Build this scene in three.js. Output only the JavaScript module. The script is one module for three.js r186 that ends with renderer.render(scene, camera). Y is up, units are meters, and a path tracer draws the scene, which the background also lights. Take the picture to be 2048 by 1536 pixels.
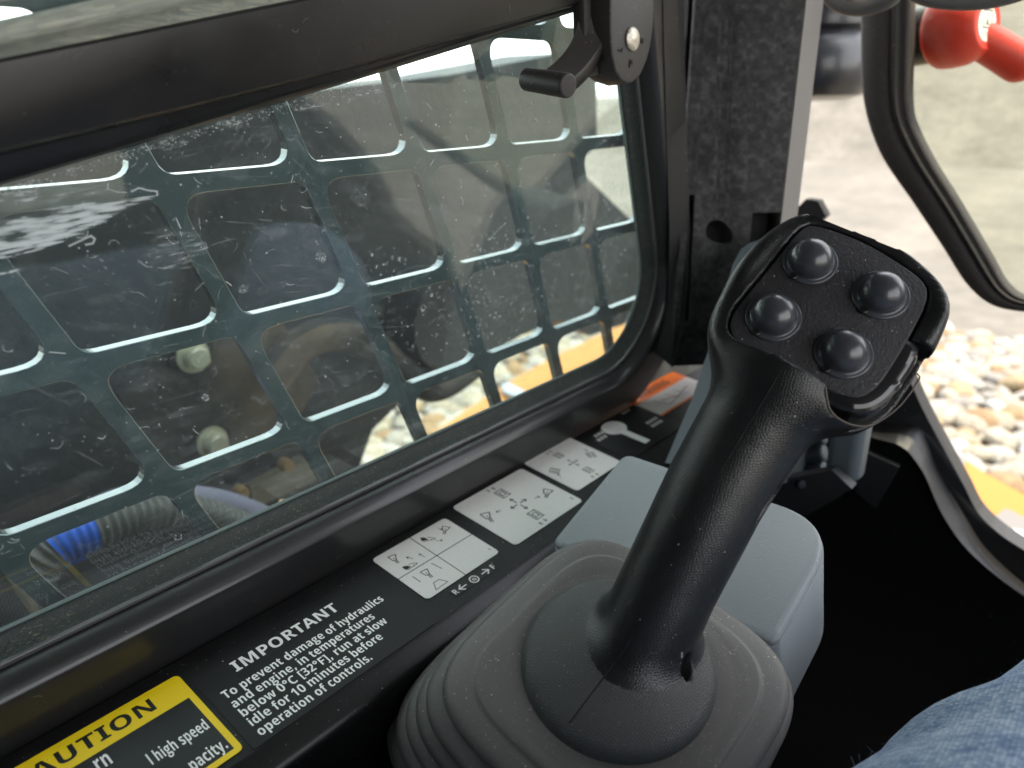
import * as THREE from 'three';
import { RoundedBoxGeometry } from 'three/addons/geometries/RoundedBoxGeometry.js';
import { mergeGeometries, mergeVertices, toCreasedNormals } from 'three/addons/utils/BufferGeometryUtils.js';
import { FontLoader } from 'three/addons/loaders/FontLoader.js';
import { TextGeometry } from 'three/addons/geometries/TextGeometry.js';

// ------------------------------------------------------------------ camera, sky, sun, exposure
// x runs forward along the cab, y up, z to the operator's right; the lens is the origin and the yard lies 1.1 m below it.
const V = (x, y, z) => new THREE.Vector3(x, y, z);
const FW = V(0.6526, -0.2826, 0.7030), UPR = V(-0.0143, -0.9323, -0.3615), SD = V(0.7575, 0.2259, -0.6125);
const CR = V(FW.x, UPR.x, SD.x), CD = V(FW.y, UPR.y, SD.y), CF = V(FW.z, UPR.z, SD.z);
const FOC = 1500;
const scene = new THREE.Scene();
const camera = new THREE.PerspectiveCamera(2 * Math.atan(768 / FOC) * 180 / Math.PI, 4 / 3, 0.02, 400);
camera.matrixAutoUpdate = false;
camera.matrix.makeBasis(CR, CD.clone().negate(), CF.clone().negate());
camera.matrix.decompose(camera.position, camera.quaternion, camera.scale);
camera.matrixAutoUpdate = true;
camera.focus = 0.33;
camera.userData.fStop = 8.0;
scene.add(camera);

const renderer = new THREE.WebGLRenderer({ antialias: true });
renderer.toneMapping = THREE.LinearToneMapping;
renderer.toneMappingExposure = 4.3;
renderer.shadowMap.enabled = true;

let seed = 7;
const rnd = () => { seed = (seed * 1664525 + 1013904223) >>> 0; return seed / 4294967296; };
const rr = (a, b) => a + (b - a) * rnd();

function skyTexture() {
  const w = 512, h = 256, d = new Float32Array(w * h * 4);
  for (let j = 0; j < h; j++) for (let i = 0; i < w; i++) {
    const el = ((j + 0.5) / h - 0.5) * Math.PI, az = (i + 0.5) / w * 2 * Math.PI;
    const s = Math.max(0, Math.sin(el)), k = Math.pow(1 - s, 3);
    const cl = 0.5 + 0.5 * Math.sin(az * 3 + 2.2 * Math.sin(el * 7)) * Math.sin(el * 9 + 1.7 * Math.sin(az * 5));
    const c = THREE.MathUtils.smoothstep(cl, 0.35, 0.95) * 0.75;
    let r = 0.60 + 0.52 * k, g = 0.64 + 0.45 * k, b = 0.72 + 0.30 * k;
    r += (1.15 - r) * c; g += (1.15 - g) * c; b += (1.15 - b) * c;
    if (el < 0) { r = 0.32; g = 0.30; b = 0.27; }
    d.set([r, g, b, 1], (j * w + i) * 4);
  }
  const t = new THREE.DataTexture(d, w, h, THREE.RGBAFormat, THREE.FloatType);
  t.mapping = THREE.EquirectangularReflectionMapping; t.magFilter = THREE.LinearFilter; t.needsUpdate = true;
  return t;
}
scene.background = skyTexture(); scene.environment = scene.background;
const SUN = V(0.25, 0.88, 0.36).normalize();
const sun = new THREE.DirectionalLight(0xfff1dc, 2.0);
sun.position.copy(SUN).multiplyScalar(12); sun.castShadow = true;
Object.assign(sun.shadow.camera, { left: -6, right: 6, top: 6, bottom: -6, near: 1, far: 40 });
sun.shadow.mapSize.set(4096, 4096);
scene.add(sun); scene.add(sun.target);

// ------------------------------------------------------------------ helpers
const ray = (px, py) => { const a = px - 1024, b = py - 768; return V(FW.x * a + FW.y * b + FW.z * FOC, UPR.x * a + UPR.y * b + UPR.z * FOC, SD.x * a + SD.y * b + SD.z * FOC).normalize(); };
const hit = (px, py, n, d) => { const r = ray(px, py); return r.multiplyScalar(d / n.dot(r)); };
const AX = V(1, 0, 0), AY = V(0, 1, 0), AZ = V(0, 0, 1);
const hx = (px, py, x) => hit(px, py, AX, x), hz = (px, py, z) => hit(px, py, AZ, z), hy = (px, py, y) => hit(px, py, AY, y);

const used = new Map();
function numbered(n) { const k = used.get(n) ?? 0; used.set(n, k + 1); return k ? `${n}_${String(k).padStart(3, '0')}` : n; }
function shade(o) { o.traverse(m => { if (m.isMesh) { m.castShadow = true; m.receiveShadow = true; } }); return o; }
function thing(name, label, category, pos = V(0, 0, 0), group) {
  const o = new THREE.Group(); o.name = numbered(name); o.position.copy(pos); scene.add(o);
  o.userData = { label, category }; if (group) o.userData.group = group; return o;
}
function part(name, geo, mat, parent, label) {
  const m = new THREE.Mesh(geo, mat); m.name = name; m.castShadow = m.receiveShadow = true;
  if (label) m.userData.label = label; parent.add(m);
  if (parent.isGroup && parent.parent === scene) m.position.copy(parent.position).negate();
  return m;
}
function struct(name, geo, mat) { const m = new THREE.Mesh(geo, mat); m.name = numbered(name); m.userData.kind = 'structure'; m.castShadow = m.receiveShadow = true; scene.add(m); return m; }

// box-projected uv in metres
function boxUV(g) {
  if (!g.attributes.normal) g.computeVertexNormals();
  g = g.index ? g.toNonIndexed() : g;
  const p = g.attributes.position, n = p.count, uv = new Float32Array(n * 2);
  const a = V(), b = V(), c = V(), e = V(), q = V();
  for (let i = 0; i < n; i += 3) {
    a.fromBufferAttribute(p, i); b.fromBufferAttribute(p, i + 1); c.fromBufferAttribute(p, i + 2);
    e.subVectors(b, a); q.subVectors(c, a); e.cross(q);
    const x = Math.abs(e.x), y = Math.abs(e.y), z = Math.abs(e.z);
    for (let k = 0; k < 3; k++) {
      const P = k === 0 ? a : k === 1 ? b : c;
      const [u, v] = x > y && x > z ? [P.z, P.y] : y > z ? [P.x, P.z] : [P.x, P.y];
      uv[(i + k) * 2] = u; uv[(i + k) * 2 + 1] = v;
    }
  }
  g.setAttribute('uv', new THREE.BufferAttribute(uv, 2)); g.deleteAttribute('uv1'); return g;
}
// polygon strip surface through rows of points (each row the same length)
function loft(rows, close = false) {
  const m = rows[0].length, pos = [], idx = [];
  for (const r of rows) for (const p of r) pos.push(p.x, p.y, p.z);
  for (let i = 0; i < rows.length - 1; i++) for (let j = 0; j < (close ? m : m - 1); j++) {
    const k = (j + 1) % m, A = i * m + j, B = i * m + k, C = A + m, D = B + m;
    idx.push(A, B, D, A, D, C);
  }
  const g = new THREE.BufferGeometry(); g.setAttribute('position', new THREE.Float32BufferAttribute(pos, 3)); g.setIndex(idx); g.computeVertexNormals(); return g;
}
// solid prism from polygon points (front) shifted by a vector
function prism(pts, shift) {
  const n = pts.length, o = pts[0], e1 = V().subVectors(pts[1], o).normalize();
  const nn = V(); for (let i = 0; i < n; i++) { const a = pts[i], b = pts[(i + 1) % n]; nn.add(V().crossVectors(V().subVectors(a, o), V().subVectors(b, o))); }
  nn.normalize(); const e2 = V().crossVectors(nn, e1);
  const p2 = pts.map(p => { const d = V().subVectors(p, o); return new THREE.Vector2(d.dot(e1), d.dot(e2)); });
  const tri = THREE.ShapeUtils.triangulateShape(p2, []);
  const pos = [], idx = [];
  const put = p => { pos.push(p.x, p.y, p.z); return pos.length / 3 - 1; };
  const f = pts.map(put), b = pts.map(p => put(p.clone().add(shift)));
  const flip = nn.dot(shift) > 0;
  for (const [x, y, z] of tri) { if (flip) { idx.push(f[x], f[z], f[y], b[x], b[y], b[z]); } else { idx.push(f[x], f[y], f[z], b[x], b[z], b[y]); } }
  for (let i = 0; i < n; i++) { const j = (i + 1) % n; const A = put(pts[i]), B = put(pts[j]), C = put(pts[j].clone().add(shift)), D = put(pts[i].clone().add(shift)); flip ? idx.push(A, B, C, A, C, D) : idx.push(A, C, B, A, D, C); }
  const g = new THREE.BufferGeometry(); g.setAttribute('position', new THREE.Float32BufferAttribute(pos, 3)); g.setIndex(idx); return toCreasedNormals(g, 0.6);
}
const tube = (pts, r, seg = 64, rad = 14, closed = false) => new THREE.TubeGeometry(new THREE.CatmullRomCurve3(pts, closed, 'centripetal'), seg, r, rad, closed);
function frame(o, ex, ey, ez) { return new THREE.Matrix4().makeBasis(ex, ey, ez).setPosition(o); }
function capped(p0, p1, r0, r1, seg = 28, bev = 0.15) {   // rounded-end cylinder
  const d = V().subVectors(p1, p0), L = d.length(); const b = Math.min(r0, r1) * bev;
  const pr = [[0.0001, 0], [r0 - b, 0], [r0 - b * 0.3, b * 0.3], [r0, b], [r1, L - b], [r1 - b * 0.3, L - b * 0.3], [r1 - b, L], [0.0001, L]].map(a => new THREE.Vector2(...a));
  const g = new THREE.LatheGeometry(pr, seg); g.applyQuaternion(new THREE.Quaternion().setFromUnitVectors(AY, d.normalize())); g.translate(p0.x, p0.y, p0.z); return g;
}
// surface nets over a signed distance function
function nets(fn, lo, hi, h) {
  const nx = Math.ceil((hi.x - lo.x) / h) + 1, ny = Math.ceil((hi.y - lo.y) / h) + 1, nz = Math.ceil((hi.z - lo.z) / h) + 1;
  const F = new Float32Array(nx * ny * nz), at = (i, j, k) => i + nx * (j + ny * k);
  for (let k = 0; k < nz; k++) for (let j = 0; j < ny; j++) for (let i = 0; i < nx; i++) F[at(i, j, k)] = fn(lo.x + i * h, lo.y + j * h, lo.z + k * h);
  const id = new Int32Array(nx * ny * nz).fill(-1), pos = [], idx = [];
  for (let k = 0; k < nz - 1; k++) for (let j = 0; j < ny - 1; j++) for (let i = 0; i < nx - 1; i++) {
    let n = 0, sx = 0, sy = 0, sz = 0, m = 0;
    for (let c = 0; c < 8; c++) if (F[at(i + (c & 1), j + (c >> 1 & 1), k + (c >> 2))] < 0) m |= 1 << c;
    if (m === 0 || m === 255) continue;
    for (let c = 0; c < 8; c++) for (let ax = 0; ax < 3; ax++) {
      if (c >> ax & 1) continue; const e = c | 1 << ax;
      if ((m >> c & 1) === (m >> e & 1)) continue;
      const fa = F[at(i + (c & 1), j + (c >> 1 & 1), k + (c >> 2))], fb = F[at(i + (e & 1), j + (e >> 1 & 1), k + (e >> 2))], t = fa / (fa - fb);
      sx += (c & 1) + (ax === 0 ? t : 0); sy += (c >> 1 & 1) + (ax === 1 ? t : 0); sz += (c >> 2) + (ax === 2 ? t : 0); n++;
    }
    id[at(i, j, k)] = pos.length / 3; pos.push(lo.x + (i + sx / n) * h, lo.y + (j + sy / n) * h, lo.z + (k + sz / n) * h);
  }
  const st = [1, nx, nx * ny];
  for (let k = 1; k < nz - 1; k++) for (let j = 1; j < ny - 1; j++) for (let i = 1; i < nx - 1; i++) {
    const o = at(i, j, k);
    for (let ax = 0; ax < 3; ax++) {
      const s0 = F[o] < 0, s1 = F[o + st[ax]] < 0; if (s0 === s1) continue;
      const u = st[(ax + 1) % 3], v = st[(ax + 2) % 3];
      const a = id[o], b = id[o - u], c = id[o - u - v], d = id[o - v];
      if (a < 0 || b < 0 || c < 0 || d < 0) continue;
      s0 ? idx.push(a, b, c, a, c, d) : idx.push(a, c, b, a, d, c);
    }
  }
  const g = new THREE.BufferGeometry(); g.setAttribute('position', new THREE.Float32BufferAttribute(pos, 3)); g.setIndex(idx); g.computeVertexNormals(); return g;
}
const smin = (a, b, k) => { const h = Math.max(k - Math.abs(a - b), 0) / k; return Math.min(a, b) - h * h * k * 0.25; };
const smax = (a, b, k) => -smin(-a, -b, k);
function sdPoly(x, y, P) {   // signed distance to polygon
  let d = Infinity, s = 1;
  for (let i = 0, j = P.length - 1; i < P.length; j = i++) {
    const ex = P[j][0] - P[i][0], ey = P[j][1] - P[i][1], wx = x - P[i][0], wy = y - P[i][1];
    const t = Math.max(0, Math.min(1, (wx * ex + wy * ey) / (ex * ex + ey * ey)));
    const bx = wx - ex * t, by = wy - ey * t; d = Math.min(d, bx * bx + by * by);
    const c1 = y >= P[i][1], c2 = y < P[j][1], c3 = ex * wy > ey * wx;
    if ((c1 && c2 && c3) || (!c1 && !c2 && !c3)) s = -s;
  }
  return s * Math.sqrt(d);
}
function smoothPoly(pts, n) { const c = new THREE.CatmullRomCurve3(pts.map(p => V(p[0], p[1], 0)), true, 'centripetal'); return c.getSpacedPoints(n).slice(0, n).map(p => [p.x, p.y]); }

// ------------------------------------------------------------------ textures
const hash = (x, y, s) => { let h = (Math.imul(x, 374761393) + Math.imul(y, 668265263) + Math.imul(s, 2147483647)) | 0; h = Math.imul(h ^ h >>> 13, 1274126177); return ((h ^ h >>> 16) >>> 0) / 4294967296; };
function vnoise(x, y, per, s) {
  const xi = Math.floor(x), yi = Math.floor(y), fx = x - xi, fy = y - yi, u = fx * fx * (3 - 2 * fx), v = fy * fy * (3 - 2 * fy);
  const m = a => ((a % per) + per) % per;
  const a = hash(m(xi), m(yi), s), b = hash(m(xi + 1), m(yi), s), c = hash(m(xi), m(yi + 1), s), d = hash(m(xi + 1), m(yi + 1), s);
  return a + (b - a) * u + (c - a) * v + (a - b - c + d) * u * v;
}
function fbm(x, y, per, oct, s) { let t = 0, a = 0.5, n = 0; for (let o = 0; o < oct; o++) { t += a * vnoise(x, y, per, s + o); n += a; a *= 0.55; x *= 2; y *= 2; per *= 2; } return t / n; }
function dataTex(w, fn, srgb, size, wrap = true) {
  const d = new Uint8Array(w * w * 4);
  for (let j = 0; j < w; j++) for (let i = 0; i < w; i++) { const c = fn(i / w, j / w, i, j), o = (j * w + i) * 4; const k = Array.isArray(c) ? c : [c, c, c]; d[o] = Math.max(0, Math.min(255, k[0] * 255)); d[o + 1] = Math.max(0, Math.min(255, k[1] * 255)); d[o + 2] = Math.max(0, Math.min(255, k[2] * 255)); d[o + 3] = k.length > 3 ? Math.max(0, Math.min(255, k[3] * 255)) : 255; }
  const t = new THREE.DataTexture(d, w, w, THREE.RGBAFormat); t.magFilter = THREE.LinearFilter; t.minFilter = THREE.LinearMipmapLinearFilter; t.generateMipmaps = true;
  if (srgb) t.colorSpace = THREE.SRGBColorSpace; if (wrap) t.wrapS = t.wrapT = THREE.RepeatWrapping; if (size) t.repeat.set(1 / size, 1 / size); t.needsUpdate = true; return t;
}
function canvasTex(w, h, draw, wrap, size) {
  const c = document.createElement('canvas'); c.width = w; c.height = h; draw(c.getContext('2d'), w, h);
  const t = new THREE.CanvasTexture(c); t.colorSpace = THREE.SRGBColorSpace; if (wrap) { t.wrapS = t.wrapT = THREE.RepeatWrapping; t.repeat.set(1 / size, 1 / size); } return t;
}
function worley(u, v, n, s) { const x = u * n, y = v * n, xi = Math.floor(x), yi = Math.floor(y); let a = 9, b = 9; for (let j = -1; j < 2; j++) for (let i = -1; i < 2; i++) { const cx = xi + i, cy = yi + j, m = q => ((q % n) + n) % n; const dx = cx + 0.15 + 0.7 * hash(m(cx), m(cy), s) - x, dy = cy + 0.15 + 0.7 * hash(m(cx), m(cy), s + 9) - y, d = Math.sqrt(dx * dx + dy * dy); if (d < a) { b = a; a = d; } else if (d < b) b = d; } return [a, b]; }
const TX = {};
TX.leather = dataTex(512, (u, v) => { const [a, b] = worley(u, v, 30, 3); return Math.min(1, (b - a) * 2.2) * (0.75 + 0.25 * fbm(u * 8, v * 8, 8, 3, 5)); }, false, 0.030);
TX.fine = dataTex(512, (u, v) => fbm(u * 64, v * 64, 64, 3, 11), false, 0.04);
TX.rough = dataTex(512, (u, v) => 0.55 + 0.45 * fbm(u * 6, v * 6, 6, 5, 23), false, 0.11);
// dusty black surface: base tone with grain, lint and specks of its own
function dusty(base, specks, lint, cloud, s, size = 0.13) {
  return canvasTex(1024, 1024, (g, w) => {
    g.fillStyle = `rgb(${base})`; g.fillRect(0, 0, w, w);
    let q = s; const R = () => { q = (q * 1664525 + 1013904223) >>> 0; return q / 4294967296; };
    for (let i = 0; i < cloud; i++) { const x = R() * w, y = R() * w, r = 1 + R() * R() * 7; g.fillStyle = `rgba(${R() < 0.5 ? '150,138,122' : '126,128,130'},${0.03 + R() * 0.06})`; for (let k = 0; k < 7; k++) { g.beginPath(); g.arc(x + (R() - 0.5) * r * 6, y + (R() - 0.5) * r * 6, r * (0.3 + R() * 0.5), 0, 7); g.fill(); } }
    for (let i = 0; i < specks; i++) { const x = R() * w, y = R() * w, r = (0.9 + R() * R() * 2.4) * 0.13 / size; g.fillStyle = `rgba(214,208,198,${0.15 + R() * 0.7})`; g.beginPath(); g.ellipse(x, y, r, r * (0.4 + R() * 0.6), R() * 3, 0, 7); g.fill(); }
    for (let i = 0; i < lint; i++) { let x = R() * w, y = R() * w, a = R() * 7; g.strokeStyle = `rgba(205,196,186,${0.15 + R() * 0.4})`; g.lineWidth = 1.1 + R() * 0.8; g.beginPath(); g.moveTo(x, y); for (let k = 0; k < 6; k++) { a += (R() - 0.5) * 1.3; x += Math.cos(a) * 3; y += Math.sin(a) * 3; g.lineTo(x, y); } g.stroke(); }
  }, true, size);
}
TX.grip = dusty('24,25,26', 360, 110, 500, 5);
TX.face = dusty('42,42,45', 1500, 70, 900, 15);
TX.boot = dusty('104,103,102', 1700, 130, 2600, 25);
TX.panel = dusty('15,15,16', 700, 60, 500, 35);
TX.frameblk = dusty('28,28,29', 160, 30, 500, 45, 0.2);

const std = o => new THREE.MeshStandardMaterial(o), phys = o => new THREE.MeshPhysicalMaterial(o);
const M = {
  grip: std({ map: TX.grip, roughness: 0.46, roughnessMap: TX.rough, bumpMap: TX.leather, bumpScale: 0.00006 }),
  smooth: std({ map: TX.grip, roughness: 0.36, bumpMap: TX.fine, bumpScale: 0.00002 }),
  face: std({ map: TX.face, roughness: 0.58, bumpMap: TX.fine, bumpScale: 0.00022 }),
  button: phys({ map: dusty('58,61,66', 200, 12, 200, 55, 0.05), roughness: 0.30, clearcoat: 0.35, clearcoatRoughness: 0.18 }),
  gloss: phys({ color: 0x151618, roughness: 0.3, clearcoat: 0.5, clearcoatRoughness: 0.15 }),
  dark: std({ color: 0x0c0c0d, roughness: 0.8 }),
  tear: std({ color: 0x6e665f, roughness: 0.85 }),
  collar: std({ map: TX.boot, color: 0xa8abab, roughness: 0.46, bumpMap: TX.leather, bumpScale: 0.00014 }),  // same rubber as the grip; light on the dome and dust put into colour
  boot: std({ map: TX.boot, color: 0xf2eeea, roughness: 0.5, bumpMap: TX.fine, bumpScale: 0.00004 }),
  panel: std({ map: TX.panel, roughness: 0.34, bumpMap: TX.fine, bumpScale: 0.00001 }),
  panelMatt: phys({ map: TX.panel, roughness: 0.5, specularIntensity: 0.45, bumpMap: TX.fine, bumpScale: 0.00005 }),
  frame: phys({ map: TX.frameblk, roughness: 0.42, clearcoat: 0.45, clearcoatRoughness: 0.16, bumpMap: TX.fine, bumpScale: 0.00002 }),
};

// ------------------------------------------------------------------ planes read from the photograph
const WN = V(0, 0.0798, -0.9968), WV = V(0, 0.9968, 0.0798), WD = 0.26598;     // side window: outward normal, up, distance
const wp = (x, v, off) => V(x, 0, 0).addScaledVector(WV, v).addScaledVector(WN, WD + off);
const wpx = (px, py, off) => hit(px, py, WN, WD + off);
const wxv = (px, py, off) => { const p = wpx(px, py, off); return [p.x, p.dot(WV)]; };
const KN = V(0, 0.99312, 0.11707), KS = V(0, -0.11707, 0.99312), KD = -0.26;    // console top
const kp = (x, s, up = 0) => V(x, 0, 0).addScaledVector(KS, s).addScaledVector(KN, KD + up);
const kpx = (px, py, up = 0) => { const p = hit(px, py, KN, KD + up); return [p.x, p.dot(KS)]; };
const RAKE = 0.43;

// ------------------------------------------------------------------ loader cab: floor, walls, console strip, window frame, pillar, front sill
const cab = thing('loader_cab', 'black cab interior around the joystick, with window frame, console strip and open front', 'cab');
const EV = -0.213, EP = [0.480, -0.115], ER = 0.052, N2 = [0.919, 0.395];
function edgePath(o, x0 = -0.30, v1 = 0.15) {      // outline of the glass: sill, rounded corner, raked front edge; o grows outward
  const cv = EV + ER, cx = EP[0] + (-ER - N2[1] * (cv - EP[1])) / N2[0], r = ER + o, P = [];
  for (let i = 0; i <= 16; i++) P.push([x0 + (cx - x0) * i / 16, EV - o]);
  const a0 = -Math.PI / 2, a1 = Math.atan2(N2[1], N2[0]);
  for (let i = 1; i <= 26; i++) { const a = a0 + (a1 - a0) * i / 26; P.push([cx + r * Math.cos(a), cv + r * Math.sin(a)]); }
  const e = P[P.length - 1], L = (v1 - e[1]) / 0.919;
  for (let i = 1; i <= 10; i++) P.push([e[0] - 0.395 * L * i / 10, e[1] + 0.919 * L * i / 10]);
  return P;
}
const frameLoft = prof => boxUV(loft(prof.map(([o, off]) => edgePath(o).map(([x, v]) => wp(x, v, off)))));
const smoothProf = (p, n) => new THREE.SplineCurve(p.map(a => new THREE.Vector2(...a))).getPoints(n).map(q => [q.x, q.y]);
const windowFrame = part('window_frame', frameLoft([[0.0086, 0.024], [0.0086, 0.0101], ...smoothProf([[0.0090, 0.0094], [0.0100, 0.0062], [0.0120, 0.0028], [0.0141, 0.0008]], 10), [0.0150, 0.0002], [0.0158, 0.0], [0.0200, 0], [0.0425, 0]]), M.frame, cab);
M.trim = std({ color: 0x5a5a5b, roughness: 0.3, metalness: 0.5, bumpMap: TX.fine, bumpScale: 0.00004 });
part('trim_strip', frameLoft([[0.0060, 0.0200], [0.0060, 0.0110], [0.0063, 0.0105], [0.0068, 0.0102], [0.0080, 0.0102], [0.0085, 0.0104], [0.0087, 0.0110]]), M.trim, cab, 'thin grey strip round the pane');
// console strip with its rounded inboard edge
{
  const sF = -0.2545, prof = [[sF, 0.0002], [-0.20, 0], [-0.1925, 0]], prof2 = [[-0.1925, 0], [-0.1912, -0.0002], [-0.1895, -0.0009], [-0.1860, -0.0026], [-0.1835, -0.0040], [-0.1821, -0.0052], [-0.1812, -0.0068], [-0.1807, -0.0086], [-0.1795, -0.015], [-0.1770, -0.034], [-0.1740, -0.0385], [-0.168, -0.040]];
  const rows = prof.map(([s, u]) => Array.from({ length: 25 }, (_, i) => kp(-0.30 + i * 0.9 / 24, s, u)));
  part('console_strip', boxUV(loft(rows.reverse())), M.panelMatt, cab);
  part('rounded_edge', boxUV(loft(prof2.map(([s, u]) => Array.from({ length: 25 }, (_, i) => kp(-0.30 + i * 0.9 / 24, s, u))).reverse())), M.panel, cab);
  part('shelf', boxUV(prism([[-0.30, -0.170], [0.285, -0.170], [0.285, -0.095], [0.23, -0.060], [-0.30, -0.060]].map(([x, s]) => kp(x, s, -0.0405)), V(0, -0.42, 0))), M.panelMatt, cab);
  const hump = tube([kp(-0.3, -0.1775, -0.0375), kp(0.15, -0.1775, -0.0375), kp(0.6, -0.1775, -0.0375)], 0.0016, 20, 8);
  part('seam_bead', hump, M.gloss, cab);
}
// front pillar: pressed steel face with slot, hole and notch
{
  const P0 = [0.505, -0.262], dir = V(0.7071, 0, 0.7071), org = V(P0[0], 0, P0[1]), nrm = V(-0.7071, 0, 0.7071);
  const loc = (px, py) => { const p = hit(px, py, nrm, nrm.dot(org)); return [V().subVectors(p, org).dot(dir), p.y]; };
  const L = loc(1373, 300)[0], Rr = loc(1586, 200)[0], B = loc(1400, 728)[1], T = 0.36;
  const sh = new THREE.Shape(); sh.moveTo(L, B); sh.lineTo(Rr, B);
  const [na, nb] = loc(1503, 424), [, nc] = loc(1503, 500);
  sh.lineTo(Rr, nc); sh.lineTo(na, nc); sh.lineTo(na, nb); sh.lineTo(Rr, nb); sh.lineTo(Rr, T); sh.lineTo(L, T); sh.closePath();
  const hole = pts => { const h = new THREE.Path(); h.setFromPoints(pts.map(p => new THREE.Vector2(...p))); h.closePath(); sh.holes.push(h); };
  const s0 = loc(1377, 388), s1 = loc(1393, 640), sw = loc(1391, 388)[0];
  hole([[s0[0], s0[1]], [s0[0], s1[1]], [sw + 0.002, s1[1]], [sw, s0[1]]]);
  const rim = [[1409, 462], [1416, 444], [1433, 438], [1449, 444], [1463, 460], [1466, 474], [1460, 488], [1444, 491], [1424, 485], [1412, 475]].map(q => loc(...q));
  hole(smoothPoly(rim, 26));
  const g = new THREE.ExtrudeGeometry(sh, { depth: 0.005, bevelEnabled: true, bevelThickness: 0.0008, bevelSize: 0.0008, bevelSegments: 2, curveSegments: 12 });
  g.translate(0, 0, -0.005); g.applyMatrix4(frame(org, dir, AY, nrm));
  TX.casting = dataTex(512, (u, v) => { const n = 0.45 + 0.9 * (fbm(u * 26, v * 22, 26, 3, 41) - 0.5) + 0.5 * (fbm(u * 7, v * 7, 7, 3, 43) - 0.5); const k = Math.max(0, Math.min(1, (n - 0.2) * 1.5)); return [0.13 + 0.17 * k, 0.13 + 0.17 * k, 0.133 + 0.17 * k]; }, true, 0.075);
  M.casting = std({ map: TX.casting, roughness: 0.85, bumpMap: TX.fine, bumpScale: 0.0002 });
  part('pillar_face', boxUV(toCreasedNormals(g, 0.5)), M.casting, cab);
  const P = (u, y, d) => org.clone().addScaledVector(dir, u).addScaledVector(nrm, d).setY(y);
  // box behind the face, and the bright machined edge toward the front
  const bx = (u0, u1, y0, y1, d0, d1) => prism([P(u0, y0, d0), P(u1, y0, d0), P(u1, y1, d0), P(u0, y1, d0)], nrm.clone().multiplyScalar(d1 - d0));
  part('pillar_core', boxUV(mergeGeometries([bx(L, Rr - 0.001, B, T, -0.05, -0.018)])), M.dark, cab);
  const e0 = hx(1589, 300, 0).x, E0 = P(Rr + 0.0012, 0, 0.0004);
  const r2 = ray(1611, 300), k2 = (E0.x + 0.010) / r2.x, E1 = V(r2.x * k2, 0, r2.z * k2);
  M.edge = std({ color: 0x8f8b88, roughness: 0.55, metalness: 0.2, bumpMap: TX.fine, bumpScale: 0.0001 });
  const rows = [E0, E1, E1.clone().add(V(0.02, 0, -0.05))].map(p => [V(p.x, T, p.z), V(p.x, B + 0.05, p.z), V(p.x, B, p.z)]);
  part('pillar_edge', boxUV(toCreasedNormals(loft(rows.map(r => r.slice().reverse())), 0.4)), M.edge, cab);
  // side band between the window frame and the pillar face
  const f0 = wp(0.4434 - 0.0005, 0.0302, -0.0004), f1 = wp(0.4734 + 0.012, -0.059 - 0.01, -0.0004);
  const band = [[1325, -60], [1328, 120], [1334, 300], [1339, 460], [1338, 560], [1330, 640], [1310, 705]].map(q => wpx(...q, -0.0006));
  const inner = [[1366, -60], [1370, 120], [1375, 300], [1379, 460], [1377, 560], [1366, 660], [1345, 735]].map(q => hit(...q, nrm, nrm.dot(org) + 0.0014));
  part('pillar_flange', boxUV(loft([inner, band])), std({ map: TX.frameblk, color: 0xfff2ec, roughness: 0.62, bumpMap: TX.fine, bumpScale: 0.00004 }), cab);
}
// roof, rear wall and right side of the cab, out of the frame: they shade the seat and show in the gloss
M.liner = std({ color: 0x2a2a2b, roughness: 0.9 });
const slab = (x0, x1, y0, y1, z0, z1) => new THREE.BoxGeometry(x1 - x0, y1 - y0, z1 - z0).translate((x0 + x1) / 2, (y0 + y1) / 2, (z0 + z1) / 2);
part('roof', boxUV(slab(-0.75, 0.80, 0.62, 0.70, -0.40, 0.95)), std({ color: 0x767676, roughness: 0.9 }), cab);
part('rear_wall', boxUV(slab(-0.78, -0.72, -0.75, 0.62, -0.36, 0.90)), M.liner, cab);
part('added_side_header', boxUV(slab(-0.72, 0.56, 0.17, 0.62, -0.34, -0.285)), M.liner, cab);  // unseen panel added to keep sky light off the console
part('floor', boxUV(slab(-0.75, 0.66, -0.80, -0.74, -0.36, 0.95)), M.liner, cab);
part('right_wall', boxUV(mergeGeometries([slab(-0.72, 0.62, -0.74, -0.38, 0.86, 0.92), slab(-0.72, -0.62, -0.38, 0.62, 0.86, 0.92)])), M.liner, cab);
part('rear_side_panel', boxUV(slab(-0.72, -0.30, -0.60, 0.52, -0.36, -0.30)), M.liner, cab);
part('lower_side_panel', boxUV(slab(-0.30, 0.61, -0.74, -0.27, -0.312, -0.298)), M.dark, cab);
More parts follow.
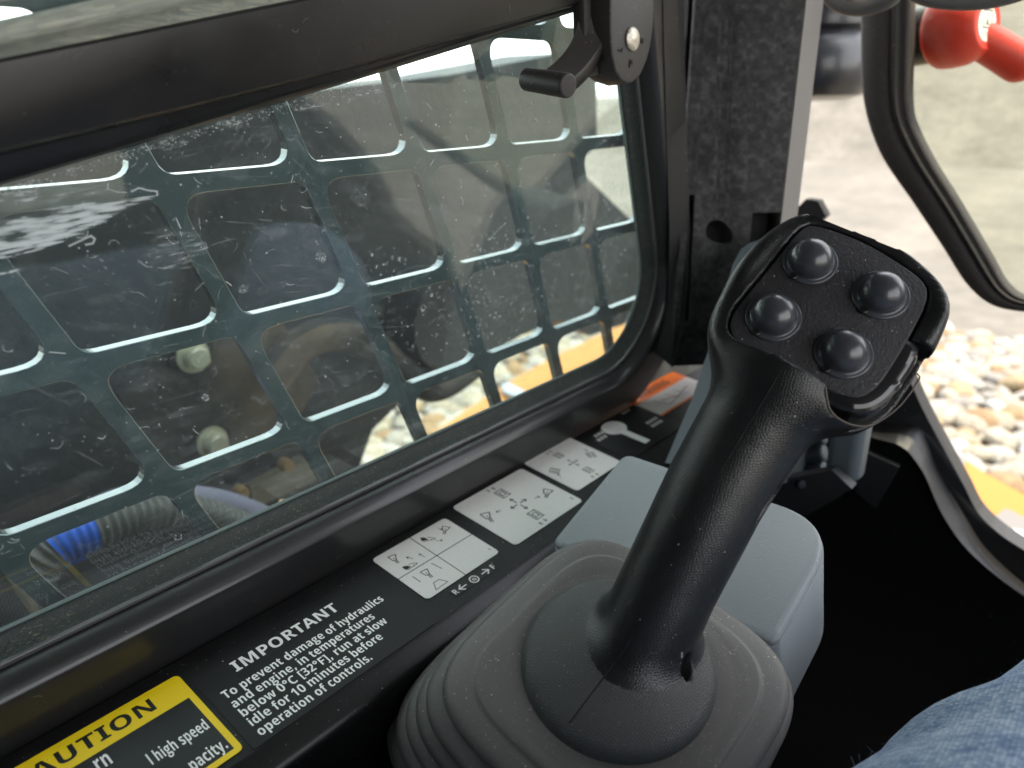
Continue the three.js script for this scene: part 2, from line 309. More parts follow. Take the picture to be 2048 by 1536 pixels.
// front sill panel: moulded lip whose edge sweeps down to the entrance
{
  const X = 0.62, A = [[1600, 440], [1660, 480], [1735, 600], [1820, 762], [1843, 813], [1884, 891], [1929, 973], [1956, 1025], [1997, 1066], [2048, 1100], [2120, 1140], [2400, 1230]].map(q => hx(...q, X));
  const Bq = [[1590, 520], [1630, 560], [1670, 660], [1700, 780], [1735, 842], [1800, 847], [1836, 855], [1853, 882], [1875, 939], [1928, 1029], [1972, 1096], [2048, 1165], [2130, 1218], [2400, 1330]].map(q => hx(...q, X - 0.003));
  const Cq = [[1580, 540], [1615, 590], [1655, 690], [1690, 800], [1728, 866], [1796, 889], [1816, 903], [1830, 920], [1848, 947], [1885, 1029], [1932, 1096], [2008, 1163], [2120, 1236], [2400, 1362]].map(q => hx(...q, X - 0.030));
  const Dq = Cq.map(p => p.clone().add(V(0.012, -0.006, -0.006)));
  const Eq = Dq.map(p => V(X - 0.01, -0.74, p.z - 0.05));
  const cv = a => new THREE.CatmullRomCurve3(a, false, 'centripetal').getPoints(80);
  const mid = (a, b, t, up) => a.map((p, i) => p.clone().lerp(b[i], t).add(V(0, up, 0)));
  const a = cv(A), b = cv(Bq), c = cv(Cq), d = cv(Dq), e = cv(Eq);
  M.sill = phys({ map: TX.panel, roughness: 0.5, clearcoat: 0.15, clearcoatRoughness: 0.4 });
  part('front_sill', boxUV(toCreasedNormals(loft([e.map(p => p.clone()), d, mid(d, c, 0.8, 0), c, mid(c, b, 0.05, 0.0004), mid(c, b, 0.95, 0.0004), b, mid(b, a, 0.08, 0.001), a, a.map(p => p.clone().add(V(0.02, 0, 0)))]), 0.5)), M.sill, cab);
  part('sill_bottom', boxUV(prism([V(X - 0.01, -0.36, -0.10), V(X - 0.01, -0.42, 0.35), V(X - 0.01, -0.76, 0.35), V(X - 0.01, -0.76, -0.10)], V(0.012, 0, 0))), M.dark, cab);
}

// ------------------------------------------------------------------ side window: pane, rubber seal, dirt, top rail
const win = thing('side_window', 'dirty side window pane in dark rubber seal, smeared and dusty, left of joystick', 'window');
M.glass = phys({ color: 0xf2fbf7, roughness: 0.0, transmission: 1, thickness: 0, ior: 1.65 });
{
  const P = [...edgePath(0.004, -0.30, 0.15), [-0.30, 0.15]];
  const poly = P.map(([x, v]) => wp(x, v, 0.0215));
  part('glass_pane', prism(poly, WN.clone().multiplyScalar(0.005)), M.glass, win);
  TX.seal = canvasTex(1024, 1024, (g, w) => { g.fillStyle = 'rgb(34,42,39)'; g.fillRect(0, 0, w, w); for (let i = 0; i < 9000; i++) { const x = rnd() * w, y = rnd() * w, n = fbm(x / 60, y / 14, 128, 3, 79); if (n < 0.5) continue; g.fillStyle = rnd() < 0.5 ? `rgba(150,134,92,${rnd() * 0.45})` : `rgba(84,96,84,${rnd() * 0.4})`; g.beginPath(); g.ellipse(x, y, 1.5 + rnd() * 7, 0.8 + rnd() * 2.2, 0, 0, 7); g.fill(); } for (let i = 0; i < 500; i++) { g.fillStyle = `rgba(215,205,170,${rnd() * 0.7})`; g.fillRect(rnd() * w, rnd() * w, 1 + rnd() * 4, 1 + rnd() * 2); } }, true, 0.12);
  M.seal = std({ map: TX.seal, roughness: 0.6, bumpMap: TX.fine, bumpScale: 0.0003 });
  part('rubber_seal', frameLoft(smoothProf([[-0.0002, 0.0213], [0.0006, 0.0190], [0.0028, 0.0172], [0.0046, 0.0150], [0.0056, 0.0128], [0.0063, 0.0108]], 14)), M.seal, win);
  const lipLine = frameLoft([[-0.0012, 0.0214], [-0.0010, 0.0203], [-0.0003, 0.0200], [0.0002, 0.0206]]);
  M.lip = std({ color: 0x5f6f6c, roughness: 0.4 });
  part('glazing_bead', lipLine, M.lip, win);
}
{
  const x0 = -0.06, W = 0.58, v0 = -0.23, Hh = 0.29, cw = 2048, ch = 1024;
  const tc = (px, py) => { const [x, v] = wxv(px, py, 0.0208); return [(x - x0) / W * cw, (1 - (v - v0) / Hh) * ch]; };
  const sc = cw / W / 1000;   // canvas pixels per mm
  const cloud = dataTex(256, (u, v) => fbm(u * 5, v * 5, 5, 5, 61), false);
  const film = canvasTex(cw, ch, (g) => {
    g.fillStyle = '#0b0b0b'; g.fillRect(0, 0, cw, ch);
    let q = 99; const R = () => { q = (q * 1664525 + 1013904223) >>> 0; return q / 4294967296; };
    const grey = a => `rgba(255,255,255,${a})`;
    // settled haze in irregular patches
    for (let i = 0; i < 2600; i++) { const x = R() * cw, y = R() * ch, n = fbm(x / 150, y / 110, 64, 4, 8); if (n < 0.42 + 0.2 * R()) continue; g.fillStyle = grey(0.010 + 0.034 * R()); g.beginPath(); g.ellipse(x, y, 4 + R() * 26, 2 + R() * 9, -0.1 + R() * 0.4, 0, 7); g.fill(); }
    // fine wipe scratches, nearly along the pane
    for (let i = 0; i < 4200; i++) { const x = R() * cw, y = R() * ch, a = (R() < 0.7 ? 0.02 : 0.9) + (R() - 0.5) * 0.4, l = 8 + R() * R() * 90; g.strokeStyle = grey(0.025 + R() * R() * 0.19); g.lineWidth = 0.6 + R() * 0.9; g.beginPath(); g.moveTo(x, y); g.quadraticCurveTo(x + Math.cos(a) * l / 2, y + Math.sin(a) * l / 2 + (R() - 0.5) * 5, x + Math.cos(a) * l, y + Math.sin(a) * l); g.stroke(); }
    // dust specks, flakes and curled hairs
    for (let i = 0; i < 15000; i++) { const x = R() * cw, y = R() * ch, r = 0.6 + R() * R() * 1.7; g.fillStyle = grey(0.08 + R() * R() * 0.6); g.beginPath(); g.ellipse(x, y, r, r * (0.5 + 0.5 * R()), R() * 3, 0, 7); g.fill(); }
    for (let i = 0; i < 700; i++) { let x = R() * cw, y = R() * ch, a = R() * 7; const b = (R() - 0.5) * 0.7; g.strokeStyle = grey(0.12 + R() * 0.45); g.lineWidth = 0.6 + R() * 1.0; g.beginPath(); g.moveTo(x, y); for (let k = 0; k < 3 + R() * 7; k++) { a += b + (R() - 0.5) * 0.5; x += Math.cos(a) * 2.6; y += Math.sin(a) * 2.6; g.lineTo(x, y); } g.stroke(); }
    for (let i = 0; i < 60; i++) { const x = R() * cw, y = R() * ch, r = 3 + R() * 6; g.strokeStyle = grey(0.05 + R() * 0.12); g.lineWidth = 1; g.beginPath(); g.ellipse(x, y, r, r * 1.3, R(), 0, 7); g.stroke(); }
    // broad dried smear at the rear, brushed along its length
    const blob = (px, py, rx, ry, n, al, rot, str) => { n *= 2.2; for (let i = 0; i < n; i++) { const a = R() * 7, d = Math.sqrt(R()); const [x, y] = tc(px + Math.cos(a) * d * rx, py + Math.sin(a) * d * ry - Math.cos(a) * d * rx * rot); if (fbm(x / 22, y / 4.2, 512, 4, 3) < 0.43 + 0.14 * R() || fbm(x / 7, y / 2.2, 2048, 2, 13) < 0.36 + 0.3 * R()) continue; g.fillStyle = grey(al * (0.15 + 0.9 * R() * R())); g.beginPath(); g.ellipse(x, y, str * (0.6 + R() * 3), 0.45 + R() * 1.0, -0.10 + R() * 0.1, 0, 7); g.fill(); } };
    blob(90, 455, 130, 34, 1500, 0.42, 0.26, 4.5); blob(40, 490, 90, 20, 700, 0.5, 0.22, 4.0); blob(200, 425, 100, 13, 700, 0.35, 0.28, 5); blob(70, 410, 150, 40, 800, 0.13, 0.2, 3.4);
    blob(30, 395, 60, 10, 260, 0.3, 0.1, 2.4); blob(90, 325, 150, 16, 420, 0.22, 0.22, 2.4); blob(330, 285, 60, 16, 260, 0.18, 0.2, 2);
    blob(355, 500, 60, 42, 1300, 0.10, 0.1, 2.2); blob(20, 548, 22, 9, 160, 0.45, 0.1, 1.6); blob(340, 545, 40, 40, 500, 0.09, 0, 1.5);
    blob(690, 195, 110, 12, 500, 0.22, 0.24, 1.8); blob(1190, 765, 60, 16, 900, 0.5, 0.35, 1.4); blob(560, 260, 40, 60, 300, 0.07, 0, 2); blob(470, 240, 45, 10, 160, 0.5, 0.3, 1);
    const line = (pts, w, a) => { g.strokeStyle = grey(a); g.lineWidth = w; g.beginPath(); pts.forEach((p, i) => { const [x, y] = tc(...p); i ? g.lineTo(x, y) : g.moveTo(x, y); }); g.stroke(); };
    line([[217, 365], [215, 378], [235, 384], [255, 385]], 2.2, 0.4); line([[262, 384], [278, 376], [296, 381], [314, 383], [315, 392]], 2.6, 0.6);
    line([[98, 704], [132, 707]], 1.6, 0.7); line([[352, 435], [362, 458]], 1.6, 0.7); line([[360, 462], [364, 473]], 1.4, 0.6); line([[137, 493], [160, 482], [182, 472], [190, 478], [186, 487], [170, 490]], 3, 0.55);
    line([[452, 563], [458, 567], [464, 572]], 1.6, 0.7); line([[572, 567], [580, 571], [588, 568]], 1.4, 0.5); line([[987, 470], [1012, 446]], 1.3, 0.6); line([[752, 537], [755, 530]], 2, 0.7);
    line([[100, 896], [118, 897], [125, 889], [124, 882]], 1.5, 0.35); line([[195, 876], [206, 878], [212, 871]], 1.5, 0.5); line([[346, 1072], [350, 1080], [362, 1078], [362, 1068]], 1.8, 0.35); line([[310, 1018], [420, 960]], 1.2, 0.25);
    line([[845, 610], [842, 617], [848, 622], [852, 614], [847, 609]], 1.6, 0.5); line([[700, 650], [760, 655], [830, 652]], 1, 0.2);
    const disc = (px, py, r, a) => { for (let i = 0; i < 160; i++) { const t = R() * 7, d = Math.sqrt(R()) * r, [x, y] = tc(px + Math.cos(t) * d, py + Math.sin(t) * d); g.fillStyle = grey(a * R()); g.fillRect(x, y, 1.6, 1.2); } };
    disc(641, 514, 11, 0.6); disc(484, 578, 9, 0.25); disc(615, 475, 18, 0.12); disc(720, 392, 20, 0.35); disc(410, 795, 8, 0.3);
    const dots = (px, py, rx, ry, n) => { for (let i = 0; i < n; i++) { const [x, y] = tc(px + (R() - 0.5) * rx, py + (R() - 0.5) * ry); const r = 0.8 + R() * 2.6; g.fillStyle = grey(0.08 + R() * 0.3); g.beginPath(); g.ellipse(x, y, r, r * (0.6 + R() * 0.6), R(), 0, 7); g.fill(); g.strokeStyle = grey(0.2 * R()); g.lineWidth = 0.8; g.stroke(); } };
    dots(1100, 560, 330, 260, 420); dots(1225, 360, 60, 420, 260); dots(850, 600, 250, 200, 160);
    for (let i = 0; i < 900; i++) { const px = R() * 760 - 10, py = 378 - px * 0.302 + R() * R() * 26, [x, y] = tc(px, py); g.fillStyle = grey(0.15 + 0.5 * R()); g.fillRect(x, y, 0.7 + R() * 2, 0.7 + R() * 1.4); }
  });
  film.colorSpace = THREE.NoColorSpace;
  M.film = std({ color: 0xc4cccd, roughness: 1, alphaMap: film, transparent: true, side: THREE.DoubleSide });
  const P = [...edgePath(-0.0006, -0.30, 0.10), [-0.30, 0.10]];
  const g = new THREE.ShapeGeometry(new THREE.Shape(P.map(p => new THREE.Vector2(...p))));
  const ps = g.attributes.position, uv = g.attributes.uv;
  for (let i = 0; i < ps.count; i++) { const x = ps.getX(i), v = ps.getY(i); uv.setXY(i, (x - x0) / W, (v - v0) / Hh); const p = wp(x, v, 0.0209); ps.setXYZ(i, p.x, p.y, p.z); }
  g.computeVertexNormals();
  const m = part('dirt', g, M.film, win); m.castShadow = false;
}
// top rail of the window, climbing toward the front
{
  const cols = [-90, 0, 350, 700, 960, 1180], topY = x => 116 - 0.2 * x, creY = x => x < 350 ? 307 - 0.236 * x : x < 700 ? 224.4 - 0.25 * (x - 350) : 137 - 0.278 * (x - 700), lipY = x => x < 700 ? 371 - 0.296 * x : 164 - 0.3105 * (x - 700);
  const L = (fy, off, dy = 0) => cols.map(x => wpx(x, fy(x) + dy, off));
  const mix = t => x => topY(x) + (creY(x) - topY(x)) * t;
  const rows = [L(topY, 0.012, -2), L(topY, -0.001, -2), L(mix(0.012), -0.0035), L(mix(0.05), -0.0045), L(mix(0.5), -0.0052), L(mix(0.955), -0.0042), L(mix(0.985), -0.003), L(creY, 0.0002), L(creY, 0.0008, 3), L(x => creY(x) * 0.5 + lipY(x) * 0.5, 0.0014), L(lipY, 0.0028, -6), L(lipY, 0.0046, -1), L(lipY, 0.0065), L(lipY, 0.0205, -3)];
  M.rail = std({ map: TX.frameblk, color: 0xe2e0e2, roughness: 0.42, roughnessMap: TX.rough, bumpMap: TX.fine, bumpScale: 0.00002 });
  part('top_rail', boxUV(toCreasedNormals(loft(rows.map(r => r.slice().reverse())), 0.35)), M.rail, win);
  const U = x => 40 - 0.22 * x;
  TX.track = canvasTex(512, 512, (g, w) => { g.fillStyle = 'rgb(150,154,142)'; g.fillRect(0, 0, w, w); for (let i = 0; i < 2600; i++) { const n = rnd(); g.fillStyle = n < 0.5 ? `rgba(120,132,128,${rnd() * 0.25})` : `rgba(222,220,200,${rnd() * 0.3})`; g.beginPath(); g.ellipse(rnd() * w, rnd() * w, 4 + rnd() * 40, 1 + rnd() * 4, 0, 0, 7); g.fill(); } }, true, 0.09);
  M.track = std({ map: TX.track, roughness: 0.8 });
  const T = [L(U, 0.016), L(U, -0.006), L(x => U(x) + 34, -0.012), L(x => U(x) + 52, -0.006), L(x => topY(x) + 6, -0.0022)];
  part('slide_track', boxUV(loft(T.map(r => r.slice().reverse()))), M.track, win, 'pale dusty channel above the window rail');
}

// ------------------------------------------------------------------ steel mesh guard outside the pane: raked lattice of rounded holes
{
  const guard = thing('mesh_guard', 'dark steel guard plate with rounded square holes outside the side window', 'window guard');
  const O = [0.01943, 0.0696], a = [0.06978, 0], b = [0.02786, -0.0650], w = 0.88, h = 0.884, OFF = 0.035;
  const q = (i, j) => new THREE.Vector2(O[0] + a[0] * i + b[0] * j, O[1] + b[1] * j);
  const holePath = (i, j) => {
    const C = [q(i, j), q(i + w, j), q(i + w, j + h), q(i, j + h)], p = new THREE.Path(), r = 0.0095, n = 4;
    for (let k = 0; k < n; k++) {
      const A = C[(k + 3) % 4], B = C[k], D = C[(k + 1) % 4], u = A.clone().sub(B).normalize(), v = D.clone().sub(B).normalize(), t = r / Math.tan(Math.acos(u.dot(v)) / 2);
      const s = B.clone().addScaledVector(u, t), e = B.clone().addScaledVector(v, t);
      k ? p.lineTo(s.x, s.y) : p.moveTo(s.x, s.y); p.quadraticCurveTo(B.x, B.y, e.x, e.y);
    }
    p.closePath(); return p;
  };
  const sh = new THREE.Shape(); sh.moveTo(-0.30, -0.33); sh.lineTo(0.68, -0.33); sh.lineTo(0.56, 0.16); sh.lineTo(-0.30, 0.16); sh.closePath();
  for (let j = -1; j < 5; j++) for (let i = -5; i < 8; i++) { const x = q(i, j).x; if (x < -0.28 || x + 0.09 > 0.60) continue; sh.holes.push(holePath(i, j)); }
  const g = new THREE.ExtrudeGeometry(sh, { depth: 0.0046, bevelEnabled: true, bevelThickness: 0.0003, bevelSize: 0.0003, bevelSegments: 1, curveSegments: 7 });
  g.translate(0, 0, -0.0046);
  g.applyMatrix4(frame(WN.clone().multiplyScalar(WD + OFF), AX, WV, WN.clone().negate()));
  TX.guard = dusty('42,57,64', 500, 30, 1600, 87, 0.12);
  M.guard = std({ map: TX.guard, roughness: 0.5, bumpMap: TX.fine, bumpScale: 0.00005 });
  M.cut = std({ color: 0x91989a, roughness: 0.24, metalness: 0.9 });
  const ng = g.toNonIndexed ? (g.index ? g.toNonIndexed() : g) : g, grp = g.groups;
  const pick = k => { const o = new THREE.BufferGeometry(); for (const nm of ['position', 'normal']) { const at = g.attributes[nm], arr = []; for (const r of grp) if (r.materialIndex === k) for (let i = r.start; i < r.start + r.count; i++) arr.push(at.getX(i), at.getY(i), at.getZ(i)); o.setAttribute(nm, new THREE.Float32BufferAttribute(arr, 3)); } return o; };
  part('plate', boxUV(pick(0)), M.guard, guard);
  part('cut_edge', boxUV(pick(1)), M.cut, guard);
}

// ------------------------------------------------------------------ latch of the sliding pane
{
  const org = ray(1262, 80).multiplyScalar(0.452), n = V(-0.04, 0.06, 1).normalize(), up = V(0.02, 1, 0).addScaledVector(n, -n.dot(V(0.02, 1, 0))).normalize(), rt = V().crossVectors(up, n);
  const latch = thing('window_latch', 'black lever latch with steel rivet at the top front corner of side window', 'latch', org);
  const L = (px, py, d = 0) => { const p = hit(px, py, n, n.dot(org) + d); const e = V().subVectors(p, org); return [e.dot(rt), e.dot(up)]; };
  const W3 = (px, py, d) => hit(px, py, n, n.dot(org) + d);
  M.latch = std({ map: dusty('54,51,50', 200, 40, 900, 65, 0.1), roughness: 0.5, bumpMap: TX.fine, bumpScale: 0.00004 });
  const outline = [[1224, -40], [1224, 60], [1227, 110], [1234, 140], [1244, 157], [1254, 163], [1266, 160], [1280, 147], [1292, 120], [1300, 90], [1305, 50], [1307, -40]].map(q => L(...q));
  const s = new THREE.Shape(outline.map(p => new THREE.Vector2(...p)));
  const g = new THREE.ExtrudeGeometry(s, { depth: 0.012, bevelEnabled: true, bevelThickness: 0.0011, bevelSize: 0.0011, bevelSegments: 3, curveSegments: 10 });
  g.translate(0, 0, -0.0131); g.applyMatrix4(frame(org, rt, up, n));
  part('bracket', boxUV(toCreasedNormals(g, 0.7)), M.latch, latch);
  const s2 = new THREE.Shape([[1172, -60], [1175, 90], [1188, 100], [1205, 150], [1216, 158], [1240, 166], [1262, 150], [1262, -60]].map(q => new THREE.Vector2(...L(...q, -0.012))));
  const g2 = new THREE.ExtrudeGeometry(s2, { depth: 0.006, bevelEnabled: true, bevelThickness: 0.001, bevelSize: 0.001, bevelSegments: 2 });
  g2.translate(0, 0, -0.008 - 0.012); g2.applyMatrix4(frame(org, rt, up, n));
  part('body', boxUV(toCreasedNormals(g2, 0.7)), M.latch, latch);
  // curved arm: a bent strap swept toward the handle
  const arcIn = [[1160, 20], [1152, 62], [1132, 100], [1108, 126], [1085, 143]], arcOut = [[1222, 40], [1208, 80], [1188, 112], [1168, 137], [1146, 158]];
  const ci = new THREE.CatmullRomCurve3(arcIn.map(q => W3(...q, -0.017))).getPoints(30), co = new THREE.CatmullRomCurve3(arcOut.map(q => W3(...q, -0.006))).getPoints(30);
  const nb = V(-0.2, -0.35, 0.2).normalize().multiplyScalar(0.0060);
  const rows = ci.map((p, i) => { const c = co[i]; const m = p.clone().lerp(c, 0.96); return [p, p.clone().lerp(c, 0.3), p.clone().lerp(c, 0.7), m, c, c.clone().add(V(0.003, -0.0050, 0.0)), p.clone().add(V(0.004, -0.006, -0.002)), p.clone()]; });
  part('lever', boxUV(loft(rows.map(r => r.slice().reverse()))), M.latch, latch);
  const web = new THREE.Shape([[1212, 78], [1190, 112], [1165, 140], [1148, 158], [1150, 172], [1163, 168], [1180, 150], [1200, 146], [1216, 150]].map(q => new THREE.Vector2(...L(...q, -0.011))));
  const g3 = new THREE.ExtrudeGeometry(web, { depth: 0.007, bevelEnabled: true, bevelThickness: 0.0008, bevelSize: 0.0008, bevelSegments: 2 });
  g3.translate(0, 0, -0.008 - 0.011); g3.applyMatrix4(frame(org, rt, up, n));
  part('lever_web', boxUV(toCreasedNormals(g3, 0.7)), M.latch, latch);
  const h0 = ray(1052, 158).multiplyScalar(0.408), h1 = ray(1138, 172).multiplyScalar(0.386);
  part('handle', boxUV(capped(h0, h1, 0.0056, 0.0058, 36, 0.22)), M.latch, latch);
  const rc = W3(1265, 78, 0.0005);
  const dome = new THREE.SphereGeometry(0.0062, 28, 12, 0, Math.PI * 2, 0, Math.PI / 2).scale(1, 0.35, 1);
  dome.applyQuaternion(new THREE.Quaternion().setFromUnitVectors(AY, n)); dome.translate(rc.x, rc.y, rc.z);
  TX.rivet = canvasTex(128, 128, (g, w) => { g.fillStyle = '#cfcabc'; g.fillRect(0, 0, w, w); for (let i = 0; i < 300; i++) { g.fillStyle = ['rgba(170,120,90,.25)', 'rgba(240,240,235,.4)', 'rgba(120,118,112,.25)'][i % 3]; g.beginPath(); g.ellipse(rnd() * w, rnd() * w, 2 + rnd() * 10, 1 + rnd() * 4, 1, 0, 7); g.fill(); } }, true, 0.012);
  part('rivet', boxUV(dome), std({ map: TX.rivet, metalness: 0.55, roughness: 0.4 }), latch);
  // moulded marks
  const font = await new FontLoader().loadAsync('fonts/droid/droid_sans_bold.typeface.json');
  const mark = (t, px, py, rot, sz) => { const tg = new TextGeometry(t, { font, size: sz, depth: 0.0004, curveSegments: 4 }); tg.center(); tg.rotateZ(rot); const [x, y] = L(px, py); tg.translate(x, y, 0.0003); tg.applyMatrix4(frame(org, rt, up, n)); part('moulded_mark', tg, M.dark, latch); };
  mark('P', 1261, 128, -0.15, 0.0042); mark('L', 1240, 99, 1.4, 0.0036); mark('4', 1283, 82, 1.5, 0.0036);
}

// ------------------------------------------------------------------ stickers on the console strip
function sticker(name, label, category, x0, x1, s0, s1, r, draw, res = 9000, group, opts = {}, up = 0.0003) {
  const w = x1 - x0, h = s1 - s0, o = kp((x0 + x1) / 2, (s0 + s1) / 2, up);
  const cw = Math.min(2048, Math.round(w * res)), ch = Math.round(cw * h / w);
  const tex = canvasTex(cw, ch, g => draw(g, cw, ch, (px, py) => { const [x, s] = kpx(px, py, up); return [(x - x0) / w * cw, (s - s0) / h * ch]; }));
  const sh = new THREE.Shape(), a = w / 2, b = h / 2;
  sh.moveTo(-a + r, -b); sh.lineTo(a - r, -b); sh.quadraticCurveTo(a, -b, a, -b + r); sh.lineTo(a, b - r); sh.quadraticCurveTo(a, b, a - r, b); sh.lineTo(-a + r, b); sh.quadraticCurveTo(-a, b, -a, b - r); sh.lineTo(-a, -b + r); sh.quadraticCurveTo(-a, -b, -a + r, -b);
  const g = new THREE.ExtrudeGeometry(sh, { depth: 0.0002, bevelEnabled: false, curveSegments: 8 });
  const p = g.attributes.position, uv = g.attributes.uv; for (let i = 0; i < p.count; i++) uv.setXY(i, (p.getX(i) + a) / w, (p.getY(i) + b) / h);
  g.applyMatrix4(frame(V(0, 0, 0), AX, KS.clone().negate(), KN));
  const m = new THREE.Mesh(g, phys({ map: tex, roughness: 0.42, specularIntensity: 0.5, ...opts })); m.name = numbered(name); m.position.copy(o); m.castShadow = m.receiveShadow = true;
  m.userData = { label, category }; if (group) m.userData.group = group; scene.add(m); return m;
}
function fitText(g, str, p0, p1, size, font, color) {      // text from canvas point p0 to p1 along its baseline
  g.save(); g.font = `${font} ${Math.round(size)}px sans-serif`; g.fillStyle = color; g.textBaseline = 'alphabetic';
  const wd = g.measureText(str).width || 1; g.translate(p0[0], (p0[1] + p1[1]) / 2); g.scale((p1[0] - p0[0]) / wd, 1); g.fillText(str, 0, 0); g.restore();
}
function wear(g, w, h, n, cols, big = 1) { for (let i = 0; i < n; i++) { g.fillStyle = cols[i % cols.length]; g.beginPath(); g.ellipse(rnd() * w, rnd() * h, (0.6 + rnd() * rnd() * 4) * big, (0.5 + rnd() * 1.6) * big, rnd() * 3, 0, 7); g.fill(); } }
{
  const sT = kpx(345, 1356)[1], sB = kpx(499, 1491)[1], xR = (kpx(345, 1356)[0] + kpx(499, 1491)[0]) / 2;
  sticker('caution_sticker', 'yellow and black CAUTION sticker at the rear end of console strip', 'sticker', xR - 0.125, xR, sT, sB, 0.0028, (g, w, h, c) => {
    g.fillStyle = '#f0cf12'; g.fillRect(0, 0, w, h);
    const [ix, iy] = c(371, 1400), [, by] = c(470, 1497), [jx] = c(478, 1496), bw = w - (ix + jx) / 2;
    g.fillStyle = '#0e0e0f'; g.fillRect(-5, iy, w - bw + 5, by - iy - 2);
    const e = c(321, 1416), n = c(300, 1394), cap = e[1] - n[1];
    fitText(g, 'CAUTION', [e[0] - cap * 6.6, e[1] - cap * 0.06], [e[0], e[1] - cap * 0.06], cap * 1.22, 'bold', '#0d0d0d');
    const f = c(422, 1455), p = c(459, 1494), r = c(224, 1525), ls = (p[1] - f[1]);
    fitText(g, 'l high speed', [c(303, 1531)[0], f[1]], f, cap * 0.98, 'bold', '#e9e9e6');
    fitText(g, 'pacity.', [c(386, 1544)[0], p[1]], p, cap * 0.98, 'bold', '#e9e9e6');
    const r1 = c(229, 1524); fitText(g, 'rn', [c(196, 1545)[0], r1[1]], r1, cap * 1.3, 'bold', '#e9e9e6');
    wear(g, w, h, 260, ['rgba(60,50,20,.35)', 'rgba(190,170,120,.25)', 'rgba(30,25,15,.4)'], 1.1);
    for (let k = 0; k < 5; k++) { let x = 0, y = h * (0.45 + 0.13 * k); g.strokeStyle = 'rgba(150,140,110,.22)'; g.lineWidth = 1.5; g.setLineDash([3, 5]); g.beginPath(); g.moveTo(x, y); while (x < w) { x += 20; y += -1 + rnd() * 3 - 1; g.lineTo(x, y); } g.stroke(); g.setLineDash([]); }
  }, 12000, undefined, { roughness: 0.36 });
}
{
  const x0 = kpx(412, 1395)[0], x1 = kpx(792, 1190)[0], s0 = kpx(560, 1262)[1], s1 = kpx(640, 1408)[1];
  sticker('important_notice', 'black notice with white IMPORTANT text about hydraulics beside the caution sticker', 'sticker', x0, x1, s0, s1, 0.001, (g, w, h, c) => {
    g.fillStyle = '#0f0f10'; g.fillRect(0, 0, w, h); wear(g, w, h, 700, ['rgba(120,112,100,.16)', 'rgba(90,86,80,.2)', 'rgba(170,160,150,.14)'], 1.2);
    const W = '#eeeeea', a = c(475, 1348), b = c(678, 1217), cap = a[1] - c(460, 1331)[1];
    fitText(g, 'IMPORTANT', a, b, cap * 1.40, 'bold', W);
    const l1 = [c(456, 1404.5), c(765.5, 1197)], l5 = [c(532, 1468), c(746, 1317)];
    const ya = (l1[0][1] + l1[1][1]) / 2, yb = (l5[0][1] + l5[1][1]) / 2, ls = (yb - ya) / 4, xs = l1[0][0];
    const ends = [765.5, 745, 768.5, 761, 746.5], ey = [1197, 1230, 1238, 1270, 1317];
    ['To prevent damage of hydraulics', 'and engine, in temperatures', 'below 0°C [32°F], run at slow', 'idle for 10 minutes before', 'operation of controls.'].forEach((t, i) => {
      const y = ya + ls * i; fitText(g, t, [xs, y], [c(ends[i], ey[i])[0], y], ls * 1.02, 'bold', W);
    });
  }, 12000, undefined, { roughness: 0.5 }, 0.00005);
}
// pictogram helpers for the control pattern labels
const INK = '#2b2b2b';
const strokes = (g, s, list, lw = 1.6) => { g.strokeStyle = INK; g.lineWidth = lw * s; g.lineJoin = 'round'; for (const l of list) { g.beginPath(); l.forEach((p, i) => i ? g.lineTo(p[0], p[1]) : g.moveTo(p[0], p[1])); g.stroke(); } };
function arrow(g, x, y, dx, dy, s, lw = 1.8) { const L = Math.hypot(dx, dy), ux = dx / L, uy = dy / L, k = 6 * s; strokes(g, s, [[[x, y], [x + dx, y + dy]], [[x + dx - ux * k - uy * k * 0.7, y + dy - uy * k + ux * k * 0.7], [x + dx, y + dy], [x + dx - ux * k + uy * k * 0.7, y + dy - uy * k - ux * k * 0.7]]], lw); }
function bucket(g, x, y, s, a) { g.save(); g.translate(x, y); g.rotate(a); strokes(g, s, [[[-9 * s, -8 * s], [9 * s, -8 * s], [3 * s, 8 * s], [-5 * s, 8 * s], [-9 * s, -8 * s]], [[-1 * s, 8 * s], [-1 * s, 20 * s]], [[3 * s, 8 * s], [3 * s, 20 * s]]], 2.2); g.fillStyle = INK; g.fillRect(-1.5 * s, 0, 3 * s, 3 * s); g.restore(); }
function foot(g, x, y, s, a) { g.save(); g.translate(x, y); g.rotate(a); g.fillStyle = '#151515'; g.beginPath(); g.moveTo(-15 * s, -5 * s); g.quadraticCurveTo(-9 * s, -8 * s, -4 * s, -3 * s); g.quadraticCurveTo(-1 * s, 0, 2 * s, 6 * s); g.lineTo(-14 * s, 7 * s); g.closePath(); g.fill(); strokes(g, s, [[[2 * s, -3 * s], [12 * s, 1 * s], [18 * s, 6 * s], [17 * s, 9 * s], [-12 * s, 9 * s]], [[8 * s, 6 * s], [10 * s, 8 * s]]], 1.8); g.restore(); }
function machine(g, x, y, s, a) { g.save(); g.translate(x, y); g.rotate(a); strokes(g, s, [[[-11 * s, -12 * s], [11 * s, -12 * s], [11 * s, 12 * s], [-11 * s, 12 * s], [-11 * s, -12 * s]], [[-7 * s, -12 * s], [-7 * s, 12 * s]], [[7 * s, -12 * s], [7 * s, 12 * s]], [[-4 * s, -6 * s], [4 * s, -6 * s], [4 * s, 6 * s], [-4 * s, 6 * s], [-4 * s, -6 * s]]], 1.7); g.restore(); }
